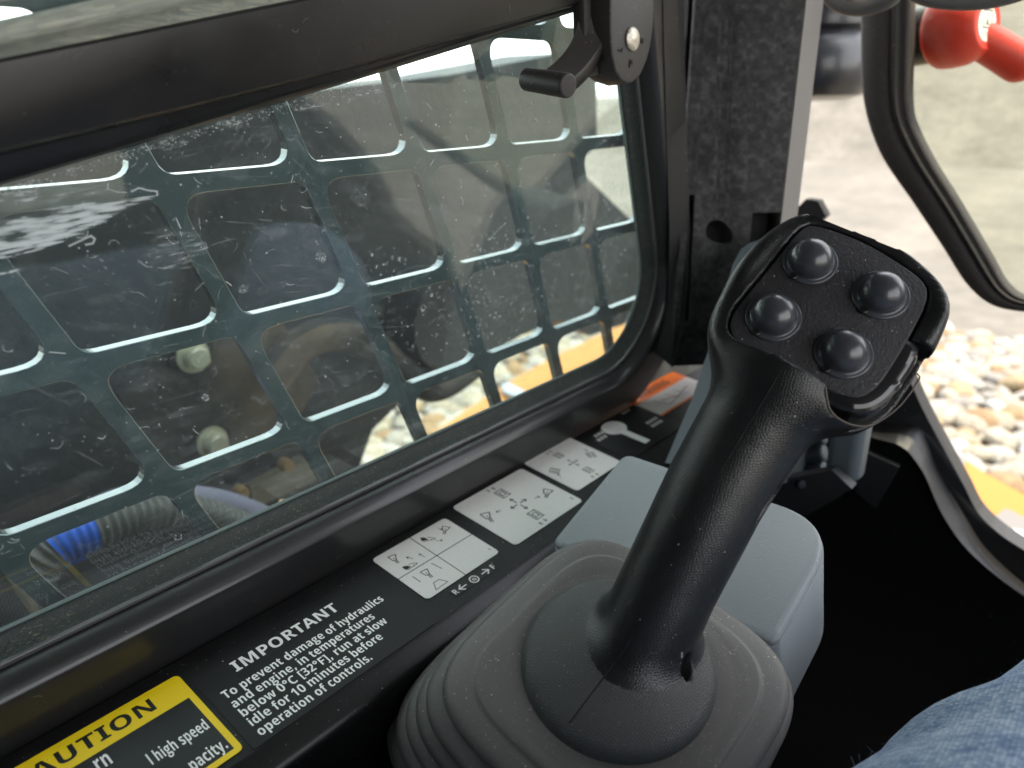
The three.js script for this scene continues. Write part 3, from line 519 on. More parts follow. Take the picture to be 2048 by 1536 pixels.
const plateBase = (g, w, h) => { g.fillStyle = '#d9d6d1'; g.fillRect(0, 0, w, h); wear(g, w, h, 900, ['rgba(150,140,125,.18)', 'rgba(245,245,240,.25)', 'rgba(120,112,100,.14)'], 1.3); wear(g, w, h, 40, ['rgba(110,100,85,.4)'], 1.1); };
const rectOf = (L, T, R, B) => { const l = kpx(...L), t = kpx(...T), r = kpx(...R), b = kpx(...B); return [(l[0] + b[0]) / 2, (t[0] + r[0]) / 2, (l[1] + t[1]) / 2, (r[1] + b[1]) / 2]; };
const LG = 'white control labels in a row on the console strip';
{
  const [x0, x1, s0, s1] = rectOf([740.5, 1127.6], [880.6, 1037], [998.5, 1098.5], [867, 1201]);
  sticker('pedal_label', 'white four-panel label with black shoe pedal drawings, nearest the boot', 'label', x0, x1, s0, s1, 0.003, (g, w, h, c) => {
    plateBase(g, w, h); const s = w / 260;
    strokes(g, s, [[[w / 2, 0], [w / 2, h]], [[0, h * 0.5], [w, h * 0.5]]], 2.6);
    bucket(g, w * 0.17, h * 0.16, s * 1.2, 0.25); arrow(g, w * 0.30, h * 0.34, -8 * s, -16 * s, s); foot(g, w * 0.20, h * 0.40, s * 1.15, -0.05); arrow(g, w * 0.40, h * 0.42, -2 * s, -20 * s, s);
    foot(g, w * 0.62, h * 0.16, s * 1.15, 0.45); arrow(g, w * 0.66, h * 0.28, 14 * s, 10 * s, s); bucket(g, w * 0.87, h * 0.18, s * 1.2, 1.0); arrow(g, w * 0.82, h * 0.10, 4 * s, 14 * s, s);
    bucket(g, w * 0.25, h * 0.64, s * 1.2, 0.1); strokes(g, s, [[[w * 0.12, h * 0.58], [w * 0.12, h * 0.72]], [[w * 0.38, h * 0.56], [w * 0.40, h * 0.72]]], 2.2);
    strokes(g, s, [[[w * 0.20, h * 0.84], [w * 0.27, h * 0.84], [w * 0.31, h * 0.94], [w * 0.15, h * 0.95], [w * 0.20, h * 0.84]]], 2);
    g.fillStyle = INK; g.font = `bold ${Math.round(13 * s)}px sans-serif`; g.fillText('1', w * 0.94, h * 0.90);
  }, 9000, LG);
}
{
  const [x0, x1, s0, s1] = rectOf([904.6, 1020], [1034.4, 937.9], [1166, 997.7], [1037.8, 1093.4]);
  sticker('lever_label', 'white label with crossed arrows and bucket drawings beside grey pad corner', 'label', x0, x1, s0, s1, 0.0032, (g, w, h) => {
    plateBase(g, w, h); const s = w / 250, cx = w * 0.5, cy = h * 0.5;
    for (const [dx, dy] of [[0, -1], [1, 0], [0, 1], [-1, 0]]) arrow(g, cx + dx * 5 * s, cy + dy * 5 * s, dx * 22 * s, dy * 22 * s, s * 1.25, 2.4);
    bucket(g, w * 0.14, h * 0.40, s * 1.3, 0.35); arrow(g, w * 0.30, h * 0.44, -14 * s, -2 * s, s);
    bucket(g, w * 0.86, h * 0.58, s * 1.3, 1.1); arrow(g, w * 0.68, h * 0.56, 16 * s, 3 * s, s);
    machine(g, cx + 4 * s, h * 0.22, s * 1.25, 0); machine(g, cx - 4 * s, h * 0.78, s * 1.25, 0);
    arrow(g, cx + 4 * s, h * 0.11, 0, -13 * s, s); arrow(g, cx - 4 * s, h * 0.89, 0, 12 * s, s);
    g.fillStyle = INK; g.font = `bold ${Math.round(14 * s)}px sans-serif`; g.fillText('F', cx - 16 * s, h * 0.09); g.fillText('R', cx - 26 * s, h * 0.96); g.fillText('2', w * 0.93, h * 0.90);
  }, 8000, LG);
}
{
  const [x0, x1, s0, s1] = rectOf([1050, 928], [1136, 876], [1238, 921], [1160, 988]);
  sticker('turning_label', 'white label with small machine drawings, farthest along the console, partly behind grey pad', 'label', x0, x1, s0, s1, 0.003, (g, w, h) => {
    plateBase(g, w, h); const s = w / 220, cx = w * 0.5, cy = h * 0.5;
    for (const [dx, dy] of [[0, -1], [1, 0], [0, 1], [-1, 0]]) arrow(g, cx, cy, dx * 20 * s, dy * 20 * s, s, 2.2);
    machine(g, cx, h * 0.22, s * 1.1, 0); machine(g, cx, h * 0.78, s * 1.1, 0); machine(g, w * 0.16, h * 0.45, s * 1.1, -0.5); machine(g, w * 0.84, h * 0.55, s * 1.1, 0.5);
    arrow(g, w * 0.10, h * 0.62, 6 * s, -16 * s, s); arrow(g, w * 0.90, h * 0.36, -4 * s, 16 * s, s); arrow(g, cx, h * 0.1, 0, -12 * s, s); arrow(g, cx, h * 0.9, 0, 12 * s, s);
    g.fillStyle = INK; g.font = `bold ${Math.round(14 * s)}px sans-serif`; g.fillText('F', cx - 20 * s, h * 0.10); g.fillText('R', cx - 24 * s, h * 0.96);
  }, 7000, LG);
}
{
  const a = kpx(1190, 868), b = kpx(1330, 888), c0 = kpx(1240, 820);
  const x0 = kpx(1172, 880)[0], x1 = kpx(1330, 835)[0], s0 = kpx(1225, 838)[1], s1 = kpx(1295, 900)[1];
  sticker('key_label', 'black label with white key drawing, behind the white labels', 'label', x0, x1, s0, s1, 0.002, (g, w, h, c) => {
    g.fillStyle = '#121213'; g.fillRect(0, 0, w, h); const P = c(1228, 856), Q = c(1296, 884);
    g.fillStyle = '#d8d6d2'; g.beginPath(); g.ellipse(P[0], P[1], h * 0.26, h * 0.20, 0, 0, 7); g.fill();
    g.strokeStyle = '#d8d6d2'; g.lineWidth = h * 0.17; g.beginPath(); g.moveTo(P[0], P[1]); g.lineTo(Q[0], Q[1]); g.stroke();
    g.strokeStyle = '#55534f'; g.lineWidth = 2; for (let k = -2; k < 3; k++) { g.beginPath(); g.moveTo(P[0] + k * h * 0.06, P[1] - h * 0.15); g.lineTo(P[0] + k * h * 0.06 + 8, P[1] + h * 0.15); g.stroke(); }
    g.fillStyle = '#c9c7c2'; for (const [px, py, n] of [[1186, 872, 3], [1192, 880, 3], [1290, 846, 4], [1300, 852, 4], [1240, 826, 3]]) { const q = c(px, py); for (let k = 0; k < n; k++) g.fillRect(q[0] + k * h * 0.09, q[1], h * 0.06, h * 0.07); }
  }, 7000);
}
{   // direction marks printed below the pedal label
  const x0 = kpx(903, 1188)[0], x1 = kpx(990, 1131)[0], s0 = kpx(945, 1150)[1], s1 = kpx(952, 1168)[1];
  sticker('direction_print', 'small white R arrow N arrow F marks printed below the pedal label', 'print', x0, x1, s0, s1, 0.0008, (g, w, h) => {
    g.fillStyle = '#0f0f10'; g.fillRect(0, 0, w, h); g.fillStyle = '#dedcd8'; g.strokeStyle = '#dedcd8';
    g.font = `bold ${Math.round(h * 0.8)}px sans-serif`; g.textBaseline = 'middle'; g.fillText('R', w * 0.02, h * 0.5); g.fillText('F', w * 0.90, h * 0.5);
    g.lineWidth = h * 0.13; g.beginPath(); g.arc(w * 0.5, h * 0.5, h * 0.40, 0, 7); g.stroke(); g.font = `bold ${Math.round(h * 0.5)}px sans-serif`; g.textAlign = 'center'; g.fillText('N', w * 0.5, h * 0.53);
    for (const [x, d] of [[0.24, -1], [0.76, 1]]) { g.beginPath(); g.moveTo(w * x - d * h * 0.45, h * 0.5); g.lineTo(w * x + d * h * 0.4, h * 0.5); g.moveTo(w * x, h * 0.12); g.lineTo(w * x + d * h * 0.42, h * 0.5); g.lineTo(w * x, h * 0.88); g.stroke(); }
  }, 9000, undefined, { roughness: 0.5 }, 0.00005);
}
{
  const [x0, x1, s0, s1] = rectOf([1255, 803], [1330, 742], [1402, 762], [1345, 846]);
  sticker('warning_sticker', 'orange and white warning sticker at the foot of the front pillar', 'sticker', x0, x1, s0, s1, 0.002, (g, w, h) => {
    g.fillStyle = '#cfc8c0'; g.fillRect(0, 0, w, h); g.fillStyle = '#f0700c'; g.fillRect(0, 0, w, h * 0.38); g.fillStyle = '#e5721a'; g.fillRect(0, h * 0.95, w, h * 0.05);
    g.fillStyle = '#20160e'; g.font = `bold ${Math.round(h * 0.26)}px sans-serif`; g.fillText('WARNING', w * 0.16, h * 0.29);
    strokes(g, w / 240, [[[w * 0.22, h * 0.52], [w * 0.30, h * 0.85], [w * 0.80, h * 0.62]], [[w * 0.30, h * 0.62], [w * 0.62, h * 0.80]], [[w * 0.45, h * 0.5], [w * 0.52, h * 0.9]], [[w * 0.6, h * 0.5], [w * 0.66, h * 0.86]]], 1.6);
    wear(g, w, h, 120, ['rgba(120,110,100,.3)', 'rgba(235,230,225,.3)']);
  }, 4200);
}

// ------------------------------------------------------------------ joystick
const JB = V(0.2155, -0.2, -0.1199), JA = V(0.49186, 0.84698, 0.20173), JN = V(-0.63594, 0.69213, 0.34138), JP = V(0.28708, -0.07675, -0.09051);
const JX = V(0.15912, -0.31524, 0.93558), JZ = V().crossVectors(JX, JA).normalize(), JY = V().crossVectors(JN, JX).normalize();
const CN = V(-0.24954, 0.93827, 0.23956), CC = V(0.205, -0.2105, -0.125), CU = V(0.96836, 0.24178, 0.06173), CW = V(0, -0.24738, 0.96892);
const stick = thing('joystick', 'black rubber joystick with four domed buttons and pleated boot', 'joystick', CC.clone());
const platePts = smoothPoly([[-26.8, -25.9], [-28.4, -20], [-27.9, -12], [-25.5, 8], [-23.6, 24], [-21.6, 28.9], [-17.3, 30.6], [-1.6, 31.4], [12, 29.4], [24.3, 25.8], [28.1, 22.6], [29.9, 16.4], [30.4, 4], [30.2, -8], [28.6, -23], [25.4, -29], [20.5, -31], [10.0, -31.8], [-3.6, -31.7], [-22.5, -29.6]], 72);
const outPts = smoothPoly([[-31.5, -34], [-36.3, -26], [-38.2, -14], [-38.6, 3], [-34.6, 22.6], [-28, 33.2], [-19.1, 38.0], [-0.9, 38.7], [18.6, 34.9], [31.1, 29.2], [38.2, 20.5], [41.2, 5], [41.3, -11], [38.8, -27], [33.4, -36.1], [26, -40], [15, -40.5], [-18, -40]], 64);
const JL = V().subVectors(JP, JB).dot(JA) * 1000;
const lerpT = (t, A) => { for (let i = 1; i < A.length; i++) if (t < A[i][0]) { const a = A[i - 1], b = A[i], k = Math.max(0, (t - a[0]) / (b[0] - a[0])); return a[1] + (b[1] - a[1]) * k; } return A[A.length - 1][1]; };
const gripC = [[-30, 0.5], [0, 0.4], [23, -1.3], [62, -2.9], [85, -2.5], [120, -1]], gripR = [[-30, 19.2], [0, 18.9], [23, 18.7], [62, 19.4], [85, 20.0], [100, 20.8], [130, 22]];
const q3 = V();
function stickSDF(x, y, z, fine) {       // world position to millimetres
  q3.set(x, y, z).sub(JB).multiplyScalar(1000);
  const lx = q3.dot(JX), la = q3.dot(JA), lz = q3.dot(JZ);
  const cx = lerpT(la, gripC), r = lerpT(la, gripR) + 0.4, swell = 1.2 * Math.exp(-Math.pow((la - 55) / 26, 2));
  const dx = (lx - cx) / r, dz = (lz + 1) / (r * 0.98 + swell);
  let d = (Math.sqrt(dx * dx + dz * dz) - 1) * r;
  d = smax(d, la - (JL - 8), 12); d = smax(d, -la - 34, 4);
  if (la > 52) {     // head
    q3.set(x, y, z).sub(JP).multiplyScalar(1000);
    const u = q3.dot(JX), v = q3.dot(JY), w = q3.dot(JN);
    const po = sdPoly(u, v, outPts), t = Math.max(0, -w) * 0.16, R = 7.5;
    const edge = THREE.MathUtils.smoothstep(sdPoly(u, v, platePts), 0.5, 8);
    const rim = 0.2 + edge * (0.9 + 3.2 * THREE.MathUtils.smoothstep(v + 0.35 * u, 12, 32) + 1.2 * THREE.MathUtils.smoothstep(-u, 20, 36) * THREE.MathUtils.smoothstep(v, -20, 0));
    const q1 = po + t + R, q2 = Math.max(w - rim, -w - 27) + R;
    const head = Math.min(Math.max(q1, q2), 0) + Math.hypot(Math.max(q1, 0), Math.max(q2, 0)) - R;
    d = smin(d, head, 15);
    const pp = sdPoly(u, v, platePts);
    d = smax(d, -smax(pp - 0.75, -w - 3.2, 0.6), 0.8);                       // pocket of the button plate
    if (w > -4) d = smax(d, -smax(smax(pp + 0.0, w - 40, 1), -w + 0.0, 1.5), 1.5);  // nothing stands above the plate
    // torn lower right corner: the shell shows in a slot behind the rubber lip
    const slot = smax(smax(po + 1.5, -(pp - 1.2), 1), smax(-(u + 0.8 * (v + 31.5) - 12.5) * 0.78, -w - 12, 1), 1);
    if (u > 0) d = smax(d, -smax(slot, v - 1.5, 1.5), 0.8);
  }
  // collar dome
  q3.set(x, y, z).sub(CC).multiplyScalar(1000);
  const h = q3.dot(CN), cu = q3.dot(CU), cw = q3.dot(CW), rad = Math.hypot(cu, cw);
  const R0 = 80, top = 11.8, cap = Math.hypot(rad, h - (top - R0)) - R0;
  let col = smax(cap, rad - 39, 5); col = smax(col, -h - 3, 1);
  d = smin(d, col, 8);
  // moulded holes on the inboard side
  q3.set(x, y, z).sub(JB).multiplyScalar(1000);
  const hole = (a, b, c, ra, rb, rc) => { const e = Math.hypot((lx - a) / ra, (la - b) / rb, (lz - c) / rc); return (e - 1) * Math.min(ra, rb, rc); };
  d = smax(d, -hole(17.5, 68.5, 3, 5, 8.5, 2.8), 0.6);
  d = smax(d, -hole(18.5, -1.5, 6, 5, 6.0, 2.4), 0.6);
  return d / 1000;
}
{
  const lo = V(1, 1, 1).multiplyScalar(9), hi = lo.clone().negate();
  for (const p of [[-46, -36, -44], [46, -36, -44], [-46, 172, -44], [46, 172, -44], [-46, -36, 46], [46, -36, 46], [-46, 172, 46], [46, 172, 46]]) { const w = JB.clone().addScaledVector(JX, p[0] / 1000).addScaledVector(JA, p[1] / 1000).addScaledVector(JZ, p[2] / 1000); lo.min(w); hi.max(w); }
  // build on a grid aligned with the stick, then turn into place
  const toW = (a, b, c) => [JB.x + (JX.x * a + JA.x * b + JZ.x * c), JB.y + (JX.y * a + JA.y * b + JZ.y * c), JB.z + (JX.z * a + JA.z * b + JZ.z * c)];
  const g = nets((a, b, c) => stickSDF(...toW(a, b, c)), V(-0.052, -0.052, -0.048), V(0.052, 0.178, 0.060), 0.00092);
  g.applyMatrix4(frame(JB, JX, JA, JZ)); g.computeVertexNormals();
  // part the surface at the dome: collar tone paler, light and dust painted in
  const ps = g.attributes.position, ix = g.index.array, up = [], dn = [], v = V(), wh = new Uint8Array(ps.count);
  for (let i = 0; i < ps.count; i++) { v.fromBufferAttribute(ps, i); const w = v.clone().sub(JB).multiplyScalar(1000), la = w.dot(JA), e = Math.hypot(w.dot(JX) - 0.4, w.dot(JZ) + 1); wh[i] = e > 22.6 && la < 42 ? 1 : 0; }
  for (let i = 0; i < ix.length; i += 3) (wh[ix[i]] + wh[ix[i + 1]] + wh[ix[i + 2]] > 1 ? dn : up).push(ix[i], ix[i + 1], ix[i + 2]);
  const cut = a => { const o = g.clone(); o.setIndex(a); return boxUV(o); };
  part('grip', cut(up), M.grip, stick); part('collar', cut(dn), M.collar, stick, 'domed rubber collar, coloured paler for dust and the light on it');
}
const onStickN = (u, v) => { for (let w = 6; w > -14; w -= 0.1) { const p = F3(u, v, w); if (stickSDF(p.x, p.y, p.z) < 0.0001) return p; } return F3(u, v, -3); };
const F3 = (u, v, w = 0) => JP.clone().addScaledVector(JX, u / 1000).addScaledVector(JY, v / 1000).addScaledVector(JN, w / 1000);
{
  const ext = (pts, depth, top, bev, m, nm) => { const s = new THREE.Shape(pts.map(p => new THREE.Vector2(p[0] / 1000, p[1] / 1000))); const g = new THREE.ExtrudeGeometry(s, { depth, bevelEnabled: true, bevelThickness: bev, bevelSize: bev, bevelOffset: -bev, bevelSegments: 3 }); g.translate(0, 0, top - depth - bev); g.applyMatrix4(frame(JP, JX, JY, JN)); return part(nm, boxUV(toCreasedNormals(g, 0.6)), m, stick); };
  ext(platePts, 0.003, 0.0003, 0.0006, M.face, 'button_plate');
  // glossy inner shell in the torn corner
  const shell = smoothPoly([[8, -30], [12.5, -34.6], [22, -36.0], [29.5, -33.0], [34.2, -26], [36.2, -14], [36.4, -4], [35, 0.5], [28, 1.0], [12, -20]], 70);
  ext(shell, 0.010, -0.0002, 0.0030, M.gloss, 'inner_shell');
  // edge of the torn rubber, thin and pale
  const lip = [[39.6, -4], [40.2, -11], [38.2, -25], [33.0, -35.2], [26, -39.2], [19.5, -39.4], [16.2, -37], [13.8, -34], [12.2, -31.8]].map(([u, v], i) => onStickN(u, v));
  part('torn_edge', tube(lip, 0.0003, 90, 6), M.tear, stick, 'frayed pale edge of torn rubber');
  const btn = new THREE.LatheGeometry([[0, 9.6], [1.7, 9.45], [3.5, 8.95], [5.2, 8.0], [6.6, 6.7], [7.6, 5.0], [8.05, 3.6], [8.2, 2.4], [8.35, 1.5], [8.9, 1.05], [9.8, 1.0], [10.2, 0.85], [10.4, 0.45], [10.45, -1.5]].map(p => new THREE.Vector2(p[0] / 1000, p[1] / 1000)).reverse(), 48);
  const dom = btn.clone();
  for (const [u, v] of [[-13.8, 13.9], [14.7, 12.5], [-14.8, -14.5], [13.4, -16.0]]) {
    const m4 = frame(F3(u, v, 0.3), JX, JN, JY.clone().negate());
    const b = part('button', btn.clone().applyMatrix4(m4), M.button, stick);
    const key = capped(F3(u - 2.6, v - 9.0, 0.9), F3(u - 2.6, v - 9.0, 1.75), 0.0016, 0.0015, 18, 0.2);
    const k = new THREE.Mesh(key, M.gloss); k.name = 'locating_peg'; k.castShadow = true; b.add(k);
  }
}
const onStick = (px, py, lift = 0) => { const r = ray(px, py); let t = 0.15; for (let i = 0; i < 120; i++) { const d = stickSDF(r.x * t, r.y * t, r.z * t); t += d * 0.7; if (Math.abs(d) < 2e-6) break; } return r.multiplyScalar(t + lift); };
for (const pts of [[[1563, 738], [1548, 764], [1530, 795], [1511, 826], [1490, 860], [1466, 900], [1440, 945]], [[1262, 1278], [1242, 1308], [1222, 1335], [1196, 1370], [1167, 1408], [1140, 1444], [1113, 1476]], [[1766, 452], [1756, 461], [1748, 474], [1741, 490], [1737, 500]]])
  part('seam_shadow', tube(pts.map(p => onStick(...p, 0.0001)), 0.00028, 60, 6), M.dark, stick);  // dark tubes stand in for the shadow in the mould grooves
part('metal_clip', tube([onStick(1362, 1302, 0.001), onStick(1360, 1315, 0.0012), onStick(1352, 1324, 0.0012), onStick(1350, 1314, 0.0012)], 0.0008, 24, 8), std({ color: 0xb9b6ae, roughness: 0.4, metalness: 0.5 }), stick);
{
  const ring = (hx0, hz0, dn, p0 = 3.6, cx = -0.0030, cz = 0.0022) => Array.from({ length: 121 }, (_, i) => { const a = i / 120 * Math.PI * 2, c = Math.cos(a), s = Math.sin(a), p = p0 < 3.1 ? p0 : p0 + 0.8, k = Math.pow(Math.pow(Math.abs(c), p) + Math.pow(Math.abs(s), p), -1 / p); return CC.clone().addScaledVector(CU, cx + hx0 * c * k).addScaledVector(CW, cz + hz0 * s * k).addScaledVector(CN, dn); });
  const prof = [[0.030, -0.0012, 2.2], [0.0395, -0.0013, 2.2], [0.0425, -0.0017, 2.6], [0.0455, -0.0020, 3.0], [0.0470, -0.0026, 3.2], [0.0482, -0.0036, 3.2], [0.0500, -0.0040, 3.3], [0.0540, -0.0050, 3.4], [0.0562, -0.0062, 3.4], [0.0574, -0.0080, 3.4], [0.0576, -0.0100, 3.4], [0.0566, -0.0118, 3.4], [0.0556, -0.0128, 3.4]];
  let b = 0.0556, d = -0.0128; for (let k = 0; k < 5; k++) { prof.push([b + 0.0030, d - 0.0010, 3.4], [b + 0.0056, d - 0.0028, 3.4], [b + 0.0066, d - 0.0052, 3.4], [b + 0.0062, d - 0.0076, 3.4], [b + 0.0046, d - 0.0090, 3.4], [b + 0.0036, d - 0.0098, 3.4]); b += 0.0024; d -= 0.0098; }
  const sm = []; for (let i = 0; i < prof.length - 1; i++) for (let t = 0; t < 3; t++) { const P = prof, a = P[Math.max(0, i - 1)], c = P[i], e = P[i + 1], f = P[Math.min(P.length - 1, i + 2)], u = t / 3, cr = k => 0.5 * (2 * c[k] + (e[k] - a[k]) * u + (2 * a[k] - 5 * c[k] + 4 * e[k] - f[k]) * u * u + (3 * c[k] - a[k] - 3 * e[k] + f[k]) * u * u * u); sm.push([cr(0), cr(1), cr(2)]); }
  const g = loft(sm.map(([r, dn, p]) => { const t = Math.max(0, -dn - 0.010) / 0.0098; return ring(r, r * 1.005, dn, p, -0.0030 - 0.0008 * t, 0.0022 - 0.0022 * t); }).reverse());
  part('boot', boxUV(mergeVertices(g)), M.boot, stick, 'dusty grey pleated rubber boot');
}

// ------------------------------------------------------------------ grey pad beside the stick, front housing
{
  const d1 = V(0.93583, 0.35244, 0), pn = V(-0.35244, 0.93583, 0), c = V(0.2990, -0.2055, -0.1455);
  const pad = thing('armrest_pad', 'grey moulded plastic pad with rounded corners, tilted up behind the joystick', 'console pad', c.clone());
  M.pad = std({ map: dusty('146,151,154', 260, 10, 700, 105, 0.16), roughness: 0.55, bumpMap: TX.fine, bumpScale: 0.00008 });
  const a = 0.0368, b = 0.0602, r1 = 0.030, r2 = 0.006, s = new THREE.Shape();
  s.moveTo(-a + r2, -b); s.lineTo(a - r1, -b); s.quadraticCurveTo(a, -b, a, -b + r1); s.lineTo(a, b - 0.007); s.quadraticCurveTo(a, b, a - 0.007, b); s.lineTo(-a + r2, b); s.quadraticCurveTo(-a, b, -a, b - r2); s.lineTo(-a, -b + r2); s.quadraticCurveTo(-a, -b, -a + r2, -b);
  const mk = (depth, bev, off, z) => { const g = new THREE.ExtrudeGeometry(s, { depth, bevelEnabled: true, bevelThickness: bev, bevelSize: bev, bevelOffset: -bev + off, bevelSegments: 5, curveSegments: 14 }); g.translate(0, 0, z - depth - bev); g.applyMatrix4(frame(c, d1, V(0, 0, -1), pn)); return g; };
  const top = mk(0.0015, 0.0030, 0, 0);
  const low = mk(0.058, 0.0006, 0.0006, -0.0052);
  part('top_cover', boxUV(toCreasedNormals(top, 0.5)), M.pad, pad);
  part('side_shell', boxUV(toCreasedNormals(low, 0.5)), M.pad, pad);
}
{
  const X = 0.50, h = thing('front_housing', 'grey and dark plastic housing in the front corner under the joystick head', 'housing', hx(1690, 960, X));
  M.housing = std({ color: 0x5c6468, roughness: 0.42, bumpMap: TX.fine, bumpScale: 0.00005 });
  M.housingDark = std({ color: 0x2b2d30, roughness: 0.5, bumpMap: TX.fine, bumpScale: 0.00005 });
  // slanting grey side, seen left of the joystick
  const Z0 = -0.215, pl = [[1330, 925], [1383, 800], [1420, 690], [1452, 575], [1466, 528], [1482, 498], [1500, 486]].map(q => hz(...q, Z0));
  const last = pl[pl.length - 1]; pl.push(last.clone().add(V(0.03, 0.000, 0)), last.clone().add(V(0.05, -0.19, 0)));
  part('side_cover', boxUV(prism(pl, V(0, 0, 0.050))), M.housing, h);
  // column with rounded edge, ribs in a recess, and a sloping base
  const cc = hx(1690, 880, X), cb = hx(1696, 985, X);
  const box = new RoundedBoxGeometry(0.020, 0.09, 0.0235, 4, 0.007); box.rotateY(-0.12); box.translate(cc.x + 0.012, cb.y + 0.045 + 0.004, cc.z);
  part('column', boxUV(box), M.housing, h);
  for (const [y0, y1] of [[862, 872], [900, 905], [936, 938]]) part('rib', capped(hx(1540, y0 + 14, X + 0.03), hx(1652, y1, X + 0.03), 0.0070, 0.0070, 18, 0.4), M.housing, h);
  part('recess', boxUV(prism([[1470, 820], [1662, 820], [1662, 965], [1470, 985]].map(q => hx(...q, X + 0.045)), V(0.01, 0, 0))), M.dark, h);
  const base = [[1440, 985], [1600, 952], [1664, 940], [1704, 978], [1662, 1004], [1592, 1042], [1430, 1120]].map(q => hx(...q, X - 0.01));
  part('base', boxUV(prism(base, V(0.010, 0, 0))), M.housingDark, h);
  part('lit_wall_patch', boxUV(prism([[1712, 985], [1722, 900], [1798, 934], [1750, 1016]].map(q => hx(...q, 0.585)), V(0.006, 0, 0))), M.housingDark, h);  // paler panel stands in for the lit patch on the front wall
  part('screw', capped(hx(1604, 970, X - 0.0115), hx(1602, 968, X - 0.009), 0.003, 0.003, 16), M.gloss, h);
}

// ------------------------------------------------------------------ operator's leg in blue jeans
{
  const r1 = ray(1700, 1536).multiplyScalar(0.31), r2 = ray(2048, 1330).multiplyScalar(0.40);
  const dir = V().subVectors(r2, r1).normalize(), pl = V().crossVectors(r1, r2).normalize();
  if (pl.y > 0) pl.negate();
  const R = 0.082, k = r1.clone().addScaledVector(dir, 0.30).addScaledVector(pl, R), hip = r1.clone().addScaledVector(dir, -0.55).addScaledVector(pl, R);
  const person = thing('person', 'seated operator, only the thigh in faded blue jeans in view', 'person', V(k.x, k.y, k.z));
  const fold = (x, y, z) => 0.0030 * Math.sin(x * 60 + 7 * fbm(x * 14, z * 14, 999, 2, 5)) * fbm(x * 9 + 3, z * 9, 999, 2, 15) + 0.004 * (fbm(x * 26, y * 26 + z * 20, 999, 3, 25) - 0.5);
  const ax = V().subVectors(k, hip), L2 = ax.lengthSq();
  const shin = V(k.x + 0.06, k.y - 0.42, k.z + 0.06), sx = V().subVectors(shin, k), S2 = sx.lengthSq(), pv = V();
  const bump = ray(1885, 1420).multiplyScalar(0.352);
  const g = nets((x, y, z) => {
    pv.set(x, y, z).sub(hip); let t = Math.max(0, Math.min(1, pv.dot(ax) / L2)); let d = Math.hypot(x - hip.x - ax.x * t, y - hip.y - ax.y * t, z - hip.z - ax.z * t) - R;
    pv.set(x, y, z).sub(k); t = Math.max(0, Math.min(1, pv.dot(sx) / S2)); const e = Math.hypot(x - k.x - sx.x * t, y - k.y - sx.y * t, z - k.z - sx.z * t) - (0.062 - 0.010 * t);
    d = smin(d, e, 0.015);
    d -= 0.0012 * Math.exp(-(Math.pow(x - bump.x, 2) + Math.pow(y - bump.y, 2) + Math.pow(z - bump.z, 2)) / 0.0006);
    return d - 0.0012 - 0.6 * fold(x, y, z);
  }, V(Math.min(hip.x, k.x) - 0.14, -0.85, Math.min(hip.z, k.z) - 0.14), V(Math.max(shin.x, k.x) + 0.12, Math.max(hip.y, k.y) + 0.12, Math.max(hip.z, k.z) + 0.14), 0.0055);
  TX.denim = dataTex(1024, (u, v) => {
    const n = 42, a = u * n, b = v * n, c = (a + b) % 3, th = 0.5 + 0.5 * Math.sin(b * Math.PI * 2), f = hash(Math.floor(a), Math.floor(b), 5), m = fbm(u * 7, v * 7, 7, 4, 71);
    let k2 = 0.22 + 0.62 * Math.max(0, Math.sin((a + b * 0.5) * Math.PI * 2 / 1)) * (0.4 + 0.9 * f) * (0.5 + 0.5 * th) + 0.55 * (m - 0.5) + 0.18 * (f - 0.5);
    k2 = Math.max(0, Math.min(1, k2)); const mix = (p, q) => p + (q - p) * k2;
    return [mix(0.29, 0.97), mix(0.41, 0.99), mix(0.57, 1.0)];
  }, true, 0.06);
  TX.weave = dataTex(512, (u, v) => { const n = 21, a = u * n, b = v * n; return 0.5 + 0.3 * Math.sin((a + b * 0.5) * Math.PI * 2) + 0.2 * Math.sin(b * Math.PI * 2) + 0.2 * (hash(Math.floor(a * 2), Math.floor(b * 2), 3) - 0.5); }, false, 0.03);
  M.denim = phys({ map: TX.denim, roughness: 0.92, bumpMap: TX.weave, bumpScale: 0.0003, sheen: 0.4, sheenRoughness: 0.6, sheenColor: new THREE.Color(0.5, 0.6, 0.75) });
  part('jeans', boxUV(g), M.denim, person);
  // loose fibres standing off the cloth along the thigh
  const hairs = []; for (let i = 0; i < 90; i++) { const t = rnd(), p = r1.clone().lerp(r2, t * 1.02).addScaledVector(pl, 0.0002 + rnd() * 0.004), e = pl.clone().negate().addScaledVector(dir, rr(-0.8, 0.8)).addScaledVector(V(rr(-1, 1), rr(-1, 1), rr(-1, 1)), 0.4).normalize(); const l = rr(0.0015, 0.005); hairs.push(new THREE.TubeGeometry(new THREE.QuadraticBezierCurve3(p, p.clone().addScaledVector(e, l * 0.6), p.clone().addScaledVector(e, l).add(V(rr(-1, 1), rr(-1, 1), rr(-1, 1)).multiplyScalar(0.0012))), 4, 0.00006, 3)); }
  const fz = part('loose_fibres', mergeGeometries(hairs), std({ color: 0x7f93ad, roughness: 1 }), person); fz.userData.kind = 'stuff';
}

// ------------------------------------------------------------------ right side of the front opening (seen mirrored in the pane)
{
  const pts = [[0.36, 0.62], [0.36, -0.10], [0.276, -0.12], [0.213, -0.152], [0.168, -0.186], [0.148, -0.213], [0.114, -0.226], [0.05, -0.24], [0.0, -0.36], [0.0, -0.74], [0.9, -0.74], [0.9, 0.62]].map(([z, y]) => V(0.63, y, z));
  part('right_front_panel', boxUV(prism(pts, V(0.02, 0, 0))), M.liner, cab);
}
